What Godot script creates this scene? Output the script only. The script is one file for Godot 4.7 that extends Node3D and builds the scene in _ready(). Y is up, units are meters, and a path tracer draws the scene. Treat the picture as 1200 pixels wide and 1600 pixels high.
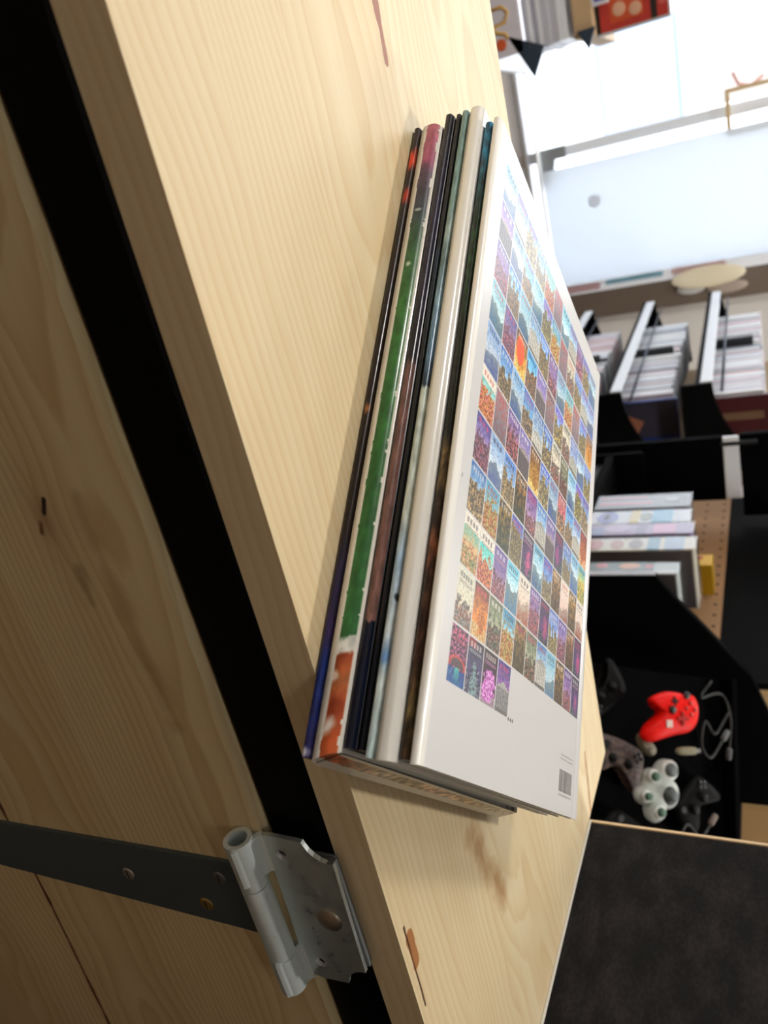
extends Node3D

# ---------------------------------------------------------------- helpers
var noise_a := FastNoiseLite.new()
var noise_b := FastNoiseLite.new()
var used := {}
var mats := {}


func numbered(called: String) -> String:
	var k: int = used.get(called, 0)
	used[called] = k + 1
	return called if k == 0 else "%s_%03d" % [called, k]


func tag(o: Node, label: String, category: String, group := "") -> Node:
	o.set_meta("label", label)
	o.set_meta("category", category)
	if group != "":
		o.set_meta("group", group)
	return o


func thing(called: String, label: String, category: String, at := Vector3.ZERO, basis := Basis(), group := "") -> Node3D:
	var o := Node3D.new()
	o.name = numbered(called)
	add_child(o)
	o.transform = Transform3D(basis, at)
	tag(o, label, category, group)
	return o


func begin(smooth := false) -> SurfaceTool:
	var st := SurfaceTool.new()
	st.begin(Mesh.PRIMITIVE_TRIANGLES)
	st.set_smooth_group(1 if smooth else -1)
	return st


func finish(called: String, st: SurfaceTool, m: Material, parent: Node = self) -> MeshInstance3D:
	st.generate_normals()
	var o := MeshInstance3D.new()
	o.mesh = st.commit()
	o.material_override = m
	o.name = numbered(called) if parent == self else called
	parent.add_child(o, true)
	return o


func struct(called: String, st: SurfaceTool, m: Material) -> MeshInstance3D:
	var o := finish(called, st, m)
	o.set_meta("kind", "structure")
	return o


func mat(c: Color, rough := 0.6, metal := 0.0, spec := 0.5) -> StandardMaterial3D:
	var key := "%s %.2f %.2f %.2f" % [c.to_html(), rough, metal, spec]
	if not mats.has(key):
		var m := StandardMaterial3D.new()
		m.albedo_color = c
		m.roughness = rough
		m.metallic = metal
		m.metallic_specular = spec
		mats[key] = m
	return mats[key]


func rgb(r: int, g: int, b: int) -> Color:
	return Color(r / 255.0, g / 255.0, b / 255.0)


func textured(t: Texture2D, rough := 0.5, coat := 0.0) -> StandardMaterial3D:
	var m := StandardMaterial3D.new()
	m.albedo_texture = t
	m.roughness = rough
	if coat > 0.0:
		m.clearcoat_enabled = true
		m.clearcoat = coat
		m.clearcoat_roughness = 0.08
	return m


# one triangle whose front looks along n
func tri(st: SurfaceTool, a: Vector3, b: Vector3, c: Vector3, n: Vector3, ua := Vector2.ZERO, ub := Vector2.ZERO, uc := Vector2.ZERO) -> void:
	if (a - c).cross(a - b).dot(n) < 0.0:
		var t := b
		b = c
		c = t
		var u := ub
		ub = uc
		uc = u
	st.set_uv(ua)
	st.add_vertex(a)
	st.set_uv(ub)
	st.add_vertex(b)
	st.set_uv(uc)
	st.add_vertex(c)


func quad(st: SurfaceTool, a: Vector3, b: Vector3, c: Vector3, d: Vector3, n: Vector3, uv := []) -> void:
	if uv.is_empty():
		uv = [Vector2(0, 1), Vector2(1, 1), Vector2(1, 0), Vector2(0, 0)]
	tri(st, a, b, c, n, uv[0], uv[1], uv[2])
	tri(st, a, c, d, n, uv[0], uv[2], uv[3])


# a box with chamfered edges; uvf(position, face normal) gives texture coordinates
func box(st: SurfaceTool, lo: Vector3, hi: Vector3, bev := 0.0, xf := Transform3D(), uvf = null) -> void:
	var mid := (lo + hi) / 2.0
	var h := (hi - lo) / 2.0
	bev = minf(bev, minf(h.x, minf(h.y, h.z)) * 0.9)
	var at := func(s: Vector3, axis: int) -> Vector3:
		var p := Vector3(h.x - bev, h.y - bev, h.z - bev)
		p[axis] = h[axis]
		return mid + p * s
	var put := func(a: Vector3, b: Vector3, c: Vector3, n: Vector3) -> void:
		if uvf != null:
			tri(st, xf * a, xf * b, xf * c, xf.basis * n, uvf.call(a, n), uvf.call(b, n), uvf.call(c, n))
		else:
			tri(st, xf * a, xf * b, xf * c, xf.basis * n)
	for ax in 3:
		var u := (ax + 1) % 3
		var v := (ax + 2) % 3
		for s in [-1.0, 1.0]:
			var q := []
			for k in [[-1.0, -1.0], [1.0, -1.0], [1.0, 1.0], [-1.0, 1.0]]:
				var e := Vector3.ZERO
				e[ax] = s
				e[u] = k[0]
				e[v] = k[1]
				q.append(at.call(e, ax))
			var n := Vector3.ZERO
			n[ax] = s
			put.call(q[0], q[1], q[2], n)
			put.call(q[0], q[2], q[3], n)
	if bev <= 0.0:
		return
	for ax in 3:
		var u := (ax + 1) % 3
		var v := (ax + 2) % 3
		for k in [[-1.0, -1.0], [1.0, -1.0], [1.0, 1.0], [-1.0, 1.0]]:
			var e0 := Vector3.ZERO
			e0[u] = k[0]
			e0[v] = k[1]
			var e1 := e0
			e0[ax] = -1.0
			e1[ax] = 1.0
			var n := Vector3.ZERO
			n[u] = k[0]
			n[v] = k[1]
			var a: Vector3 = at.call(e0, u)
			var b: Vector3 = at.call(e1, u)
			var c: Vector3 = at.call(e1, v)
			var d: Vector3 = at.call(e0, v)
			put.call(a, b, c, n)
			put.call(a, c, d, n)
	for sx in [-1.0, 1.0]:
		for sy in [-1.0, 1.0]:
			for sz in [-1.0, 1.0]:
				var s := Vector3(sx, sy, sz)
				put.call(at.call(s, 0), at.call(s, 1), at.call(s, 2), s)


func box_part(called: String, lo: Vector3, hi: Vector3, m: Material, parent: Node, bev := 0.001) -> MeshInstance3D:
	var st := begin()
	box(st, lo, hi, bev)
	return finish(called, st, m, parent)


# an outline in x, y pushed along z from 0 to depth
func prism(st: SurfaceTool, poly: PackedVector2Array, depth: float, xf := Transform3D()) -> void:
	var idx := Geometry2D.triangulate_polygon(poly)
	for s in 2:
		var z := depth * s
		var n := xf.basis * Vector3(0, 0, 1 if s == 1 else -1) * signf(depth)
		for i in range(0, idx.size(), 3):
			var p0 := poly[idx[i]]
			var p1 := poly[idx[i + 1]]
			var p2 := poly[idx[i + 2]]
			tri(st, xf * Vector3(p0.x, p0.y, z), xf * Vector3(p1.x, p1.y, z), xf * Vector3(p2.x, p2.y, z), n, p0, p1, p2)
	var turn := -1.0 if Geometry2D.is_polygon_clockwise(poly) else 1.0
	for i in poly.size():
		var a := poly[i]
		var b := poly[(i + 1) % poly.size()]
		var d := (b - a).normalized() * turn
		var n := xf.basis * Vector3(d.y, -d.x, 0)
		quad(st, xf * Vector3(a.x, a.y, 0), xf * Vector3(b.x, b.y, 0), xf * Vector3(b.x, b.y, depth), xf * Vector3(a.x, a.y, depth), n)


# a round bar through points, capped
func tube(st: SurfaceTool, path: Array, radii: Array, seg := 16) -> void:
	var rings := []
	var side := Vector3.UP
	for i in path.size():
		var d: Vector3 = (path[mini(i + 1, path.size() - 1)] - path[maxi(i - 1, 0)]).normalized()
		if absf(d.dot(side)) > 0.95:
			side = Vector3.RIGHT if absf(d.x) < 0.8 else Vector3.BACK
		var u := d.cross(side).normalized()
		side = u.cross(d).normalized()
		var ring := []
		for k in seg:
			var a := TAU * k / seg
			ring.append(path[i] + (u * cos(a) + side * sin(a)) * float(radii[mini(i, radii.size() - 1)]))
		rings.append(ring)
	for i in rings.size() - 1:
		for k in seg:
			var j := (k + 1) % seg
			var n: Vector3 = (rings[i][k] + rings[i][j]) / 2.0 - (path[i] as Vector3)
			quad(st, rings[i][k], rings[i][j], rings[i + 1][j], rings[i + 1][k], n)
	for e in [0, rings.size() - 1]:
		var n: Vector3 = path[e] - path[1 if e == 0 else rings.size() - 2]
		for k in seg:
			tri(st, path[e], rings[e][k], rings[e][(k + 1) % seg], n)


# a cushion-like solid over a closed outline in x, y: rounded above (up) and below (down)
func pillow(st: SurfaceTool, poly: Array, up: float, down: float, xf := Transform3D()) -> void:
	var c := Vector2.ZERO
	for p in poly:
		c += p / poly.size()
	var rings := []
	for k in range(-4, 5):
		var a := k / 4.0 * PI / 2.0
		var s := maxf(pow(cos(a), 0.45), 0.02)
		var z := (up if k > 0 else down) * sin(a)
		var ring := []
		for p in poly:
			var q: Vector2 = c + (p - c) * s
			ring.append(xf * Vector3(q.x, q.y, z))
		rings.append(ring)
	var mid := xf * Vector3(c.x, c.y, 0)
	var n := poly.size()
	for i in rings.size() - 1:
		for k in n:
			var j := (k + 1) % n
			var e: Vector2 = (poly[j] - poly[k])
			var out := Vector2(e.y, -e.x)
			if out.dot((poly[k] + poly[j]) / 2.0 - c) < 0.0:
				out = -out
			out = out.normalized()
			var lift := (i - 3.5) / 3.5
			var dir := xf.basis * Vector3(out.x * (1.0 - absf(lift)) + 0.01 * out.x, out.y * (1.0 - absf(lift)) + 0.01 * out.y, lift)
			quad(st, rings[i][k], rings[i][j], rings[i + 1][j], rings[i + 1][k], dir)
	for e in [0, rings.size() - 1]:
		var tip := xf * Vector3(c.x, c.y, up if e > 0 else -down)
		for k in n:
			tri(st, tip, rings[e][k], rings[e][(k + 1) % n], tip - mid)


# thin printed card that lets some of the window light through
func card(c: Color) -> StandardMaterial3D:
	var m := StandardMaterial3D.new()
	m.albedo_color = c
	m.roughness = 0.6
	m.backlight_enabled = true
	m.backlight = Color(0.9, 0.9, 0.9)
	return m


func smooth_loop(points: Array, scale := 1.0, steps := 4) -> Array:
	var out := []
	var n := points.size()
	for i in n:
		var p0: Vector2 = points[(i + n - 1) % n]
		var p1: Vector2 = points[i]
		var p2: Vector2 = points[(i + 1) % n]
		var p3: Vector2 = points[(i + 2) % n]
		for k in steps:
			out.append(p1.cubic_interpolate(p2, p0, p3, float(k) / steps) * scale)
	return out


func disc(st: SurfaceTool, c: Vector3, r: float, th: float, axis := Vector3.BACK) -> void:
	tube(st, [c, c + axis * th * 0.7, c + axis * th], [r, r, r * 0.86], 20)


# ---------------------------------------------------------------- pictures computed for surfaces
func picture(w: int, h: int, data: PackedByteArray) -> ImageTexture:
	return ImageTexture.create_from_image(Image.create_from_data(w, h, false, Image.FORMAT_RGB8, data))


# glued pine staves: size in metres, staves = upper edge of each stave, knots = [x, y, length, width, darkness]
func wood(w: int, h: int, size: Vector2, staves: Array, sd: int, light: Color, dark: Color, strength: float, knots := [], marks := []) -> ImageTexture:
	var rng := RandomNumberGenerator.new()
	rng.seed = sd
	noise_a.seed = sd
	noise_b.seed = sd + 7
	var data := PackedByteArray()
	data.resize(w * h * 3)
	var sets := []
	for k in staves.size() + 1:
		sets.append([rng.randf_range(-0.05, 0.05), rng.randf_range(0.02, 0.09), rng.randf_range(190.0, 330.0), rng.randf_range(-0.05, 0.05), rng.randf_range(0.0, 9.0), rng.randf_range(-0.03, 0.03)])
	var i := 0
	for py in h:
		var y := (py + 0.5) / h * size.y
		var k := 0
		while k < staves.size() and y > staves[k]:
			k += 1
		var p: Array = sets[k]
		var top: float = staves[k - 1] if k > 0 else 0.0
		var bottom: float = staves[k] if k < staves.size() else size.y
		var zc: float = (top + bottom) / 2.0 + p[0]
		for px in w:
			var x := (px + 0.5) / w * size.x
			var yy := y - zc + noise_a.get_noise_2d(x * 120.0 + p[4] * 90.0, y * 500.0) * 0.011
			var extra := 0.0
			for kn in knots:
				var dx: float = (x - kn[0]) / kn[2]
				var dy: float = (y - kn[1]) / kn[3]
				var q := dx * dx * 0.12 + dy * dy * 0.12
				if q < 4.0:
					yy += signf(dy) * kn[3] * 1.1 * exp(-q)
					extra = maxf(extra, kn[4] * exp(-(dx * dx + dy * dy) * 1.3) + 0.10 * exp(-q * 1.2))
			var r := sqrt(yy * yy + pow(p[1] + noise_b.get_noise_2d(x * 60.0, p[4] * 50.0) * 0.03 + x * 0.012, 2.0))
			var t := fposmod(r * p[2] + noise_b.get_noise_2d(x * 300.0, y * 2500.0) * 0.25, 1.0)
			var ring := t * t * (1.0 if t < 0.88 else (1.0 - t) / 0.12)
			var broad := noise_a.get_noise_2d(x * 40.0 + 500.0, y * 1400.0 + p[4] * 30.0)
			var fibre := noise_b.get_noise_2d(x * 900.0, y * 22000.0)
			var f := clampf(ring * strength + broad * strength * 0.55 + p[3] + p[5] + fibre * 0.05 + 0.12, 0.0, 1.0)
			var c := light.lerp(dark, f)
			if extra > 0.0:
				c = c.lerp(Color(0.30, 0.13, 0.06), clampf(extra, 0.0, 0.92))
			for mk in marks:
				# [x0, y0, x1, y1, half width, colour, softness]
				var a := Vector2(mk[0], mk[1])
				var b := Vector2(mk[2], mk[3])
				if absf(x - (a.x + b.x) / 2.0) < absf(b.x - a.x) / 2.0 + 0.03 and absf(y - (a.y + b.y) / 2.0) < absf(b.y - a.y) / 2.0 + 0.03:
					var v := Vector2(x, y)
					var s := clampf((v - a).dot(b - a) / (b - a).length_squared(), 0.0, 1.0)
					var d: float = (v - a.lerp(b, s)).length() + noise_b.get_noise_2d(x * 3000.0, y * 3000.0) * mk[4] * 0.5
					c = c.lerp(mk[5], clampf((mk[4] - d) / mk[6], 0.0, 1.0) * (mk[5] as Color).a)
			data[i] = int(clampf(c.r, 0, 1) * 255.0)
			data[i + 1] = int(clampf(c.g, 0, 1) * 255.0)
			data[i + 2] = int(clampf(c.b, 0, 1) * 255.0)
			i += 3
	return picture(w, h, data)


# the print along a spine: stops = [place from tail, colour]; band = picture between two heights, the rest in edge
func spine_print(stops: Array, sd: int, rough := 0.10, band := Vector2(-1, 2), edge := Color.WHITE, spots := []) -> ImageTexture:
	var w := 1024
	var h := 32
	var data := PackedByteArray()
	data.resize(w * h * 3)
	noise_a.seed = sd
	var i := 0
	for py in h:
		var v := (py + 0.5) / h
		for px in w:
			var u := (px + 0.5) / w
			var n := noise_a.get_noise_2d(px * 2.6, py * 6.0 + 40.0)
			var uu := u + n * 0.006
			var c: Color = stops[0][1]
			for k in stops.size() - 1:
				if uu >= stops[k][0]:
					c = (stops[k][1] as Color).lerp(stops[k + 1][1], clampf((uu - stops[k][0]) / maxf(stops[k + 1][0] - stops[k][0], 0.0001), 0.0, 1.0))
			c = c * (1.0 + n * rough * 4.0)
			for s in spots:
				var d := Vector2((u - s[0]) / s[1], (v - s[2]) / s[3]).length() + n * 0.5
				c = c.lerp(s[4], clampf(1.5 - d * 1.5, 0.0, 1.0))
			var ripple := noise_a.get_noise_2d(px * 2.5, 900.0) * 0.03
			if v < band.x + ripple or v > band.y + ripple:
				c = edge
			data[i] = int(clampf(c.r, 0, 1) * 255.0)
			data[i + 1] = int(clampf(c.g, 0, 1) * 255.0)
			data[i + 2] = int(clampf(c.b, 0, 1) * 255.0)
			i += 3
	return picture(w, h, data)


func speckle(w: int, h: int, base: Color, other: Color, amount: float, sd: int, sx := 2.0, sy := 2.0) -> ImageTexture:
	var data := PackedByteArray()
	data.resize(w * h * 3)
	noise_a.seed = sd
	noise_b.seed = sd + 3
	var i := 0
	for py in h:
		for px in w:
			var f := clampf(0.35 + noise_a.get_noise_2d(px * sx, py * sy) * 0.9 + noise_b.get_noise_2d(px * sx * 7.0, py * sy * 7.0) * 0.5, 0.0, 1.0) * amount
			var c := base.lerp(other, f)
			data[i] = int(c.r * 255.0)
			data[i + 1] = int(c.g * 255.0)
			data[i + 2] = int(c.b * 255.0)
			i += 3
	return picture(w, h, data)


# ---- the cover of the top book: a catalogue of small printed pictures on white
const SCENES := {
	"n": ["1a1640", "4a2a70", "0b1836", "e0508a", 4], "b": ["2d6fd0", "a8d4f4", "6b6152", "d8b060", 0], "t": ["1fb0c8", "9adfe0", "d9992c", "c8481c", 2],
	"o": ["5a2412", "d4782a", "e8a550", "9c4a18", 4], "g": ["5c6a4a", "a8aa86", "39492e", "7b2c20", 2], "p": ["4a3f98", "b28cc8", "5e2f52", "c04a56", 2],
	"w": ["f2ecdc", "f0d8c4", "cdbfa4", "b8593a", 3], "r": ["8c2a34", "d88070", "3d2428", "f0c860", 2], "y": ["4cc3d8", "f6d76a", "e2a528", "6f8a2a", 2],
	"k": ["3a2a1c", "8a6236", "2a2016", "c2883c", 5], "s": ["c9ccb4", "e6dfc4", "6f6a5c", "a05438", 2], "c": ["62b4e4", "d6eefa", "7c98a4", "3f6fae", 3],
	"m": ["8f8c9a", "b9b2ba", "5e5866", "a85f5c", 5], "v": ["6a58b0", "c09ad0", "7a7068", "403c4c", 1], "h": ["3c78c8", "c4dcf0", "8c8f86", "e6e2d4", 1], "d": ["20242c", "4a5448", "12301c", "b07028", 5],
	"1": ["120c20", "3a1838", "0a3c8c", "b8404c", 6], "2": ["1a1c30", "383c6c", "1c2030", "8cc0c0", 7], "3": ["1c0c14", "4a2050", "b8a0b4", "c048c0", 8], "4": ["2c3c98", "9a6cb8", "a8a8a4", "6c6c70", 1],
}
const ROWS := ["mpbcsmcvcbt", "chbbtmchpbc", "vcbcbtmsbhc", "pbchbpctmbo", "cpobvmbshcb", "cbcbhbsgcbb", "tmpvobcrbho", "pcbdphvnbcy", "btdbncbkwkw", "ytpcwpnbpkn", "sogtkghckpn", "1234"]


func cover_picture() -> ImageTexture:
	var w := 1200
	var h := 1555
	var wm := 0.239
	var um := 0.31
	var data := PackedByteArray()
	data.resize(w * h * 3)
	data.fill(201)
	var rng := RandomNumberGenerator.new()
	rng.seed = 411
	noise_a.seed = 5
	noise_b.seed = 6
	var pitch_w := 0.01937
	var pitch_u := 0.02378
	for row in 11:
		# rows run from the head to the tail; the last has four pictures
		var text: String = ROWS[row + 1]
		for col in text.length():
			var u1 := 0.2936 - pitch_u * row
			var x0 := int((0.0137 + pitch_w * col) / wm * w)
			var x1 := int((0.0137 + pitch_w * (col + 1)) / wm * w) - 5
			var y0 := int((1.0 - u1 / um) * h)
			var y1 := int((1.0 - (u1 - pitch_u) / um) * h) - 5
			paint_cell(data, w, x0, y0, x1, y1, SCENES[text[col]], rng, row * 16 + col, row == 3 and col == 2, [row, col] in [[5, 0], [8, 0], [8, 1], [8, 4], [7, 8], [7, 10]])
	# three dots after the last small picture
	for k in 3:
		var cx := int((0.0925 + 0.0031 * k) / wm * w)
		var cy := int((1.0 - 0.0327 / um) * h)
		for yy in range(-4, 5):
			for xx in range(-4, 5):
				if xx * xx + yy * yy <= 17:
					dot(data, w, cx + xx, cy + yy, Color(0.15, 0.14, 0.14))
	# the bar code and the fine line of print above it
	var bx := int(0.1915 / wm * w)
	var by := int((1.0 - 0.0235 / um) * h)
	var bw := int(0.0295 / wm * w)
	var bh := int(0.0119 / um * h)
	var dark := false
	var left := 0
	for xx in bw:
		if left <= 0:
			dark = not dark
			left = rng.randi_range(1, 3) if dark else rng.randi_range(1, 2)
		left -= 1
		if dark:
			for yy in bh:
				dot(data, w, bx + xx, by + yy, Color(0.13, 0.13, 0.14))
	for line in 2:
		for xx in bw:
			if rng.randf() < 0.62:
				for yy in 4:
					dot(data, w, bx + xx, by - 42 + line * 11 + yy, Color(0.5, 0.5, 0.5))
	for xx in bw:
		if xx % 9 < 6 and rng.randf() < 0.8:
			for yy in 6:
				dot(data, w, bx + xx, by + bh + 6 + yy, Color(0.45, 0.45, 0.45))
	# a scuff beside the spine
	for k in 9:
		for t in 3:
			dot(data, w, int(0.0048 / wm * w) + t, int((1.0 - 0.1155 / um) * h) + k - 4, Color(0.2, 0.18, 0.17))
	return picture(w, h, data)


func dot(data: PackedByteArray, w: int, x: int, y: int, c: Color) -> void:
	var i := (y * w + x) * 3
	if x < 0 or x >= w or i < 0 or i + 2 >= data.size():
		return
	data[i] = int(clampf(c.r, 0, 1) * 255.0)
	data[i + 1] = int(clampf(c.g, 0, 1) * 255.0)
	data[i + 2] = int(clampf(c.b, 0, 1) * 255.0)


func paint_cell(data: PackedByteArray, w: int, x0: int, y0: int, x1: int, y1: int, look: Array, rng: RandomNumberGenerator, n: int, balloon: bool, header: bool) -> void:
	var cw := x1 - x0
	var ch := y1 - y0
	var hue := rng.randf_range(-0.035, 0.035)
	var tone := []
	for k in 4:
		var c := Color(look[k])
		c = Color.from_hsv(fposmod(c.h + hue, 1.0), clampf(c.s * rng.randf_range(0.8, 1.1), 0, 1), clampf(c.v * rng.randf_range(0.85, 1.1), 0, 1))
		tone.append(c)
	var kind: int = look[4]
	var line := rng.randf_range(0.45, 0.68)
	var steps := []
	var towers := rng.randi_range(5, 10)
	for k in towers:
		steps.append(rng.randf_range(0.02, 0.34))
	var cx := rng.randf_range(0.35, 0.65)
	for py in range(y0, y1):
		var v := float(py - y0) / ch
		for px in range(x0, x1):
			var u := float(px - x0) / cw
			var na := noise_a.get_noise_2d(px * 4.2 + n * 31.0, py * 4.2)
			var nb := noise_b.get_noise_2d(px * 9.0, py * 9.0 + n * 17.0)
			var c: Color = (tone[0] as Color).lerp(tone[1], clampf(v / line + na * 0.5, 0, 1))
			match kind:
				0:
					var edge: float = line - steps[int(u * towers) % towers]
					if v > edge:
						c = (tone[2] as Color).lerp(tone[3], clampf(0.3 + na * 0.9 + nb * 0.8, 0, 1))
						if fposmod(u * towers, 1.0) < 0.14 or (v < 0.9 and fposmod(v * 22.0, 1.0) < 0.25):
							c = c.darkened(0.4)
				1:
					if v > line:
						var stripe := absf(fposmod(u * 6.0, 1.0) - 0.5) * 2.0
						c = (tone[3] as Color).lerp(tone[2], stripe * 0.9)
					elif v > line - 0.14 * (1.0 - absf(u - 0.5) * 2.0):
						c = (tone[2] as Color).lightened(0.2)
					if v > 0.92:
						c = (tone[2] as Color).darkened(0.3)
				2:
					if v > line + na * 0.35 - 0.1:
						c = (tone[2] as Color).lerp(tone[3], clampf(0.5 + na * 1.8, 0, 1))
						if nb > 0.12:
							c = c.darkened(0.5)
						elif nb < -0.18:
							c = c.lightened(0.4)
				3:
					var hill := line + sin(u * 5.0 + n) * 0.08 + na * 0.1
					if v > hill:
						c = (tone[2] as Color).lerp(tone[3], clampf((v - hill) * 2.2 + na, 0, 1))
						if nb > 0.2:
							c = c.darkened(0.35)
				4:
					var d := Vector2((u - cx) * 1.5, (v - 0.62) * 1.25).length() + na * 0.22
					if d < 0.38:
						c = (tone[3] as Color).lerp(tone[1], clampf(d * 2.2 + nb, 0, 1))
					elif v > line + 0.16:
						c = (tone[2] as Color).lightened(maxf(nb, 0.0) * 0.6)
				5:
					c = (tone[0] as Color).lerp(tone[3], clampf(0.5 + na * 1.5 + nb * 0.4, 0, 1)).lerp(tone[2], clampf(v * 1.2 - 0.4 + nb, 0, 0.8))
				6:
					var dome := Vector2((u - 0.5) / 0.52, (v - 0.66) / 0.17)
					if dome.length() < 1.0 and v < 0.70:
						c = Color(0.72, 0.25, 0.26) if dome.length() > 0.72 else Color(0.30, 0.22, 0.24)
					elif v > 0.66 and absf(u - 0.5) < 0.10 + (v - 0.66) * 0.3:
						c = Color(0.25, 0.72, 0.66).lerp(tone[2], clampf((v - 0.7) * 3.0, 0, 1))
					elif v > 0.72:
						c = (tone[2] as Color).lightened(maxf(na, 0.0) * 0.5)
					elif nb > 0.15:
						c = Color(0.75, 0.35, 0.55)
				7:
					var body := absf(u - 0.5 - na * 0.08) < 0.10 + maxf(v - 0.45, 0.0) * 0.34
					if v > 0.40 and body:
						c = (tone[3] as Color).darkened(clampf(0.2 + nb * 1.5, 0, 0.7))
					elif v > 0.5 and fposmod(u * 7.0, 1.0) < 0.7 and v > 0.56 + 0.16 * sin(floorf(u * 7.0) * 2.4):
						c = Color(0.14, 0.15, 0.26).lightened(0.5 if nb > 0.22 else 0.0)
					if v < 0.16 and u < 0.5 and fposmod(v * 30.0, 1.0) < 0.5:
						c = Color(0.72, 0.16, 0.18)
				8:
					var rock := absf(u - 0.5 + (v - 0.5) * 0.2) < 0.16 + 0.26 * sin(clampf((v - 0.32) * 4.2, 0, PI)) + na * 0.25
					if v > 0.34 and v < 0.94 and rock:
						c = (tone[3] as Color).lerp(Color(0.95, 0.75, 0.95), clampf(0.3 + nb * 1.4, 0, 1))
					elif v > 0.8:
						c = tone[2]
			if header and v < 0.24:
				c = Color(0.95, 0.92, 0.86)
			c = c.lightened(clampf(nb * 0.25, 0, 1)) if nb > 0.0 else c.darkened(-nb * 0.3)
			if balloon and Vector2((u - 0.42) / 0.34, (v - 0.42) / 0.36).length() < 1.0:
				c = Color(0.93, 0.33, 0.13)
			data[(py * w + px) * 3] = int(clampf(c.r, 0, 1) * 255.0)
			data[(py * w + px) * 3 + 1] = int(clampf(c.g, 0, 1) * 255.0)
			data[(py * w + px) * 3 + 2] = int(clampf(c.b, 0, 1) * 255.0)
	# the strip of small title marks along the head of the picture
	var bright: bool = (tone[0] as Color).get_luminance() < 0.45 and not header
	var ink := Color(0.93, 0.9, 0.86) if bright else Color(0.16, 0.14, 0.2)
	if rng.randf() < 0.3:
		ink = Color(0.85, 0.25, 0.4) if bright else Color(0.75, 0.2, 0.2)
	var marks := rng.randi_range(3, 5)
	for k in marks:
		var mx := x0 + int((0.12 + 0.76 * (k + 0.1) / marks) * cw)
		var my := y0 + int(0.07 * ch)
		for yy in int(0.11 * ch):
			for xx in int(0.5 * cw / marks):
				if (xx + yy * 3 + k * 5 + n) % 7 < 4:
					dot(data, w, mx + xx, my + yy, ink)
	if rng.randf() < 0.6:
		for yy in int(0.07 * ch):
			for xx in int(0.8 * cw):
				if (xx / 3 + yy / 3 + n) % 3 == 0:
					dot(data, w, x0 + int(0.1 * cw) + xx, y0 + int(0.21 * ch) + yy, ink.lerp(tone[3], 0.5))


# ---------------------------------------------------------------- the scene
const SPINE_DIR := Vector3(-0.6567, 0, -0.75415)
const BOOK_AT := Vector3(0.24236, 0.0, 0.02225)


func _ready() -> void:
	# camera: a phone held on its side, so the room's up points to the right of the picture
	var cam := Camera3D.new()
	cam.name = "camera"
	cam.transform = Transform3D(Basis(Vector3(0.2250, 0.8923, -0.3913), Vector3(-0.9018, 0.0386, -0.4305), Vector3(-0.3690, 0.4497, 0.8134)).orthonormalized(), Vector3(0.05786, 0.16541, 0.21340))
	add_child(cam)
	var lens := CameraAttributesPhysical.new()
	lens.frustum_focal_length = 18.48
	lens.exposure_aperture = 7.6
	lens.frustum_focus_distance = 0.40
	lens.frustum_near = 0.02
	lens.frustum_far = 60.0
	cam.attributes = lens
	cam.fov = 66.0
	cam.near = 0.02
	cam.far = 60.0
	cam.current = true
	# daylight of an overcast day outside the shop window
	var we := WorldEnvironment.new()
	we.name = "world_environment"
	var env := Environment.new()
	env.background_mode = Environment.BG_SKY
	env.sky = Sky.new()
	var sky := ProceduralSkyMaterial.new()
	sky.sky_top_color = rgb(232, 238, 246)
	sky.sky_horizon_color = rgb(248, 250, 254)
	sky.ground_bottom_color = rgb(170, 172, 176)
	sky.ground_horizon_color = rgb(225, 230, 236)
	sky.sky_energy_multiplier = 2.6
	sky.ground_energy_multiplier = 2.6
	env.sky.sky_material = sky
	env.tonemap_mode = Environment.TONE_MAPPER_LINEAR
	env.tonemap_exposure = 0.595
	env.sdfgi_enabled = true
	env.ssao_enabled = true
	env.ssil_enabled = true
	we.environment = env
	add_child(we)
	noise_a.noise_type = FastNoiseLite.TYPE_SIMPLEX_SMOOTH
	noise_b.noise_type = FastNoiseLite.TYPE_SIMPLEX
	noise_a.frequency = 0.01
	noise_b.frequency = 0.01
	lamps()
	room()
	cabinet()
	divider_board()
	books()
	wall_rack()
	near_rack()
	games_by_window()
	controllers()
	window_things()


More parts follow.
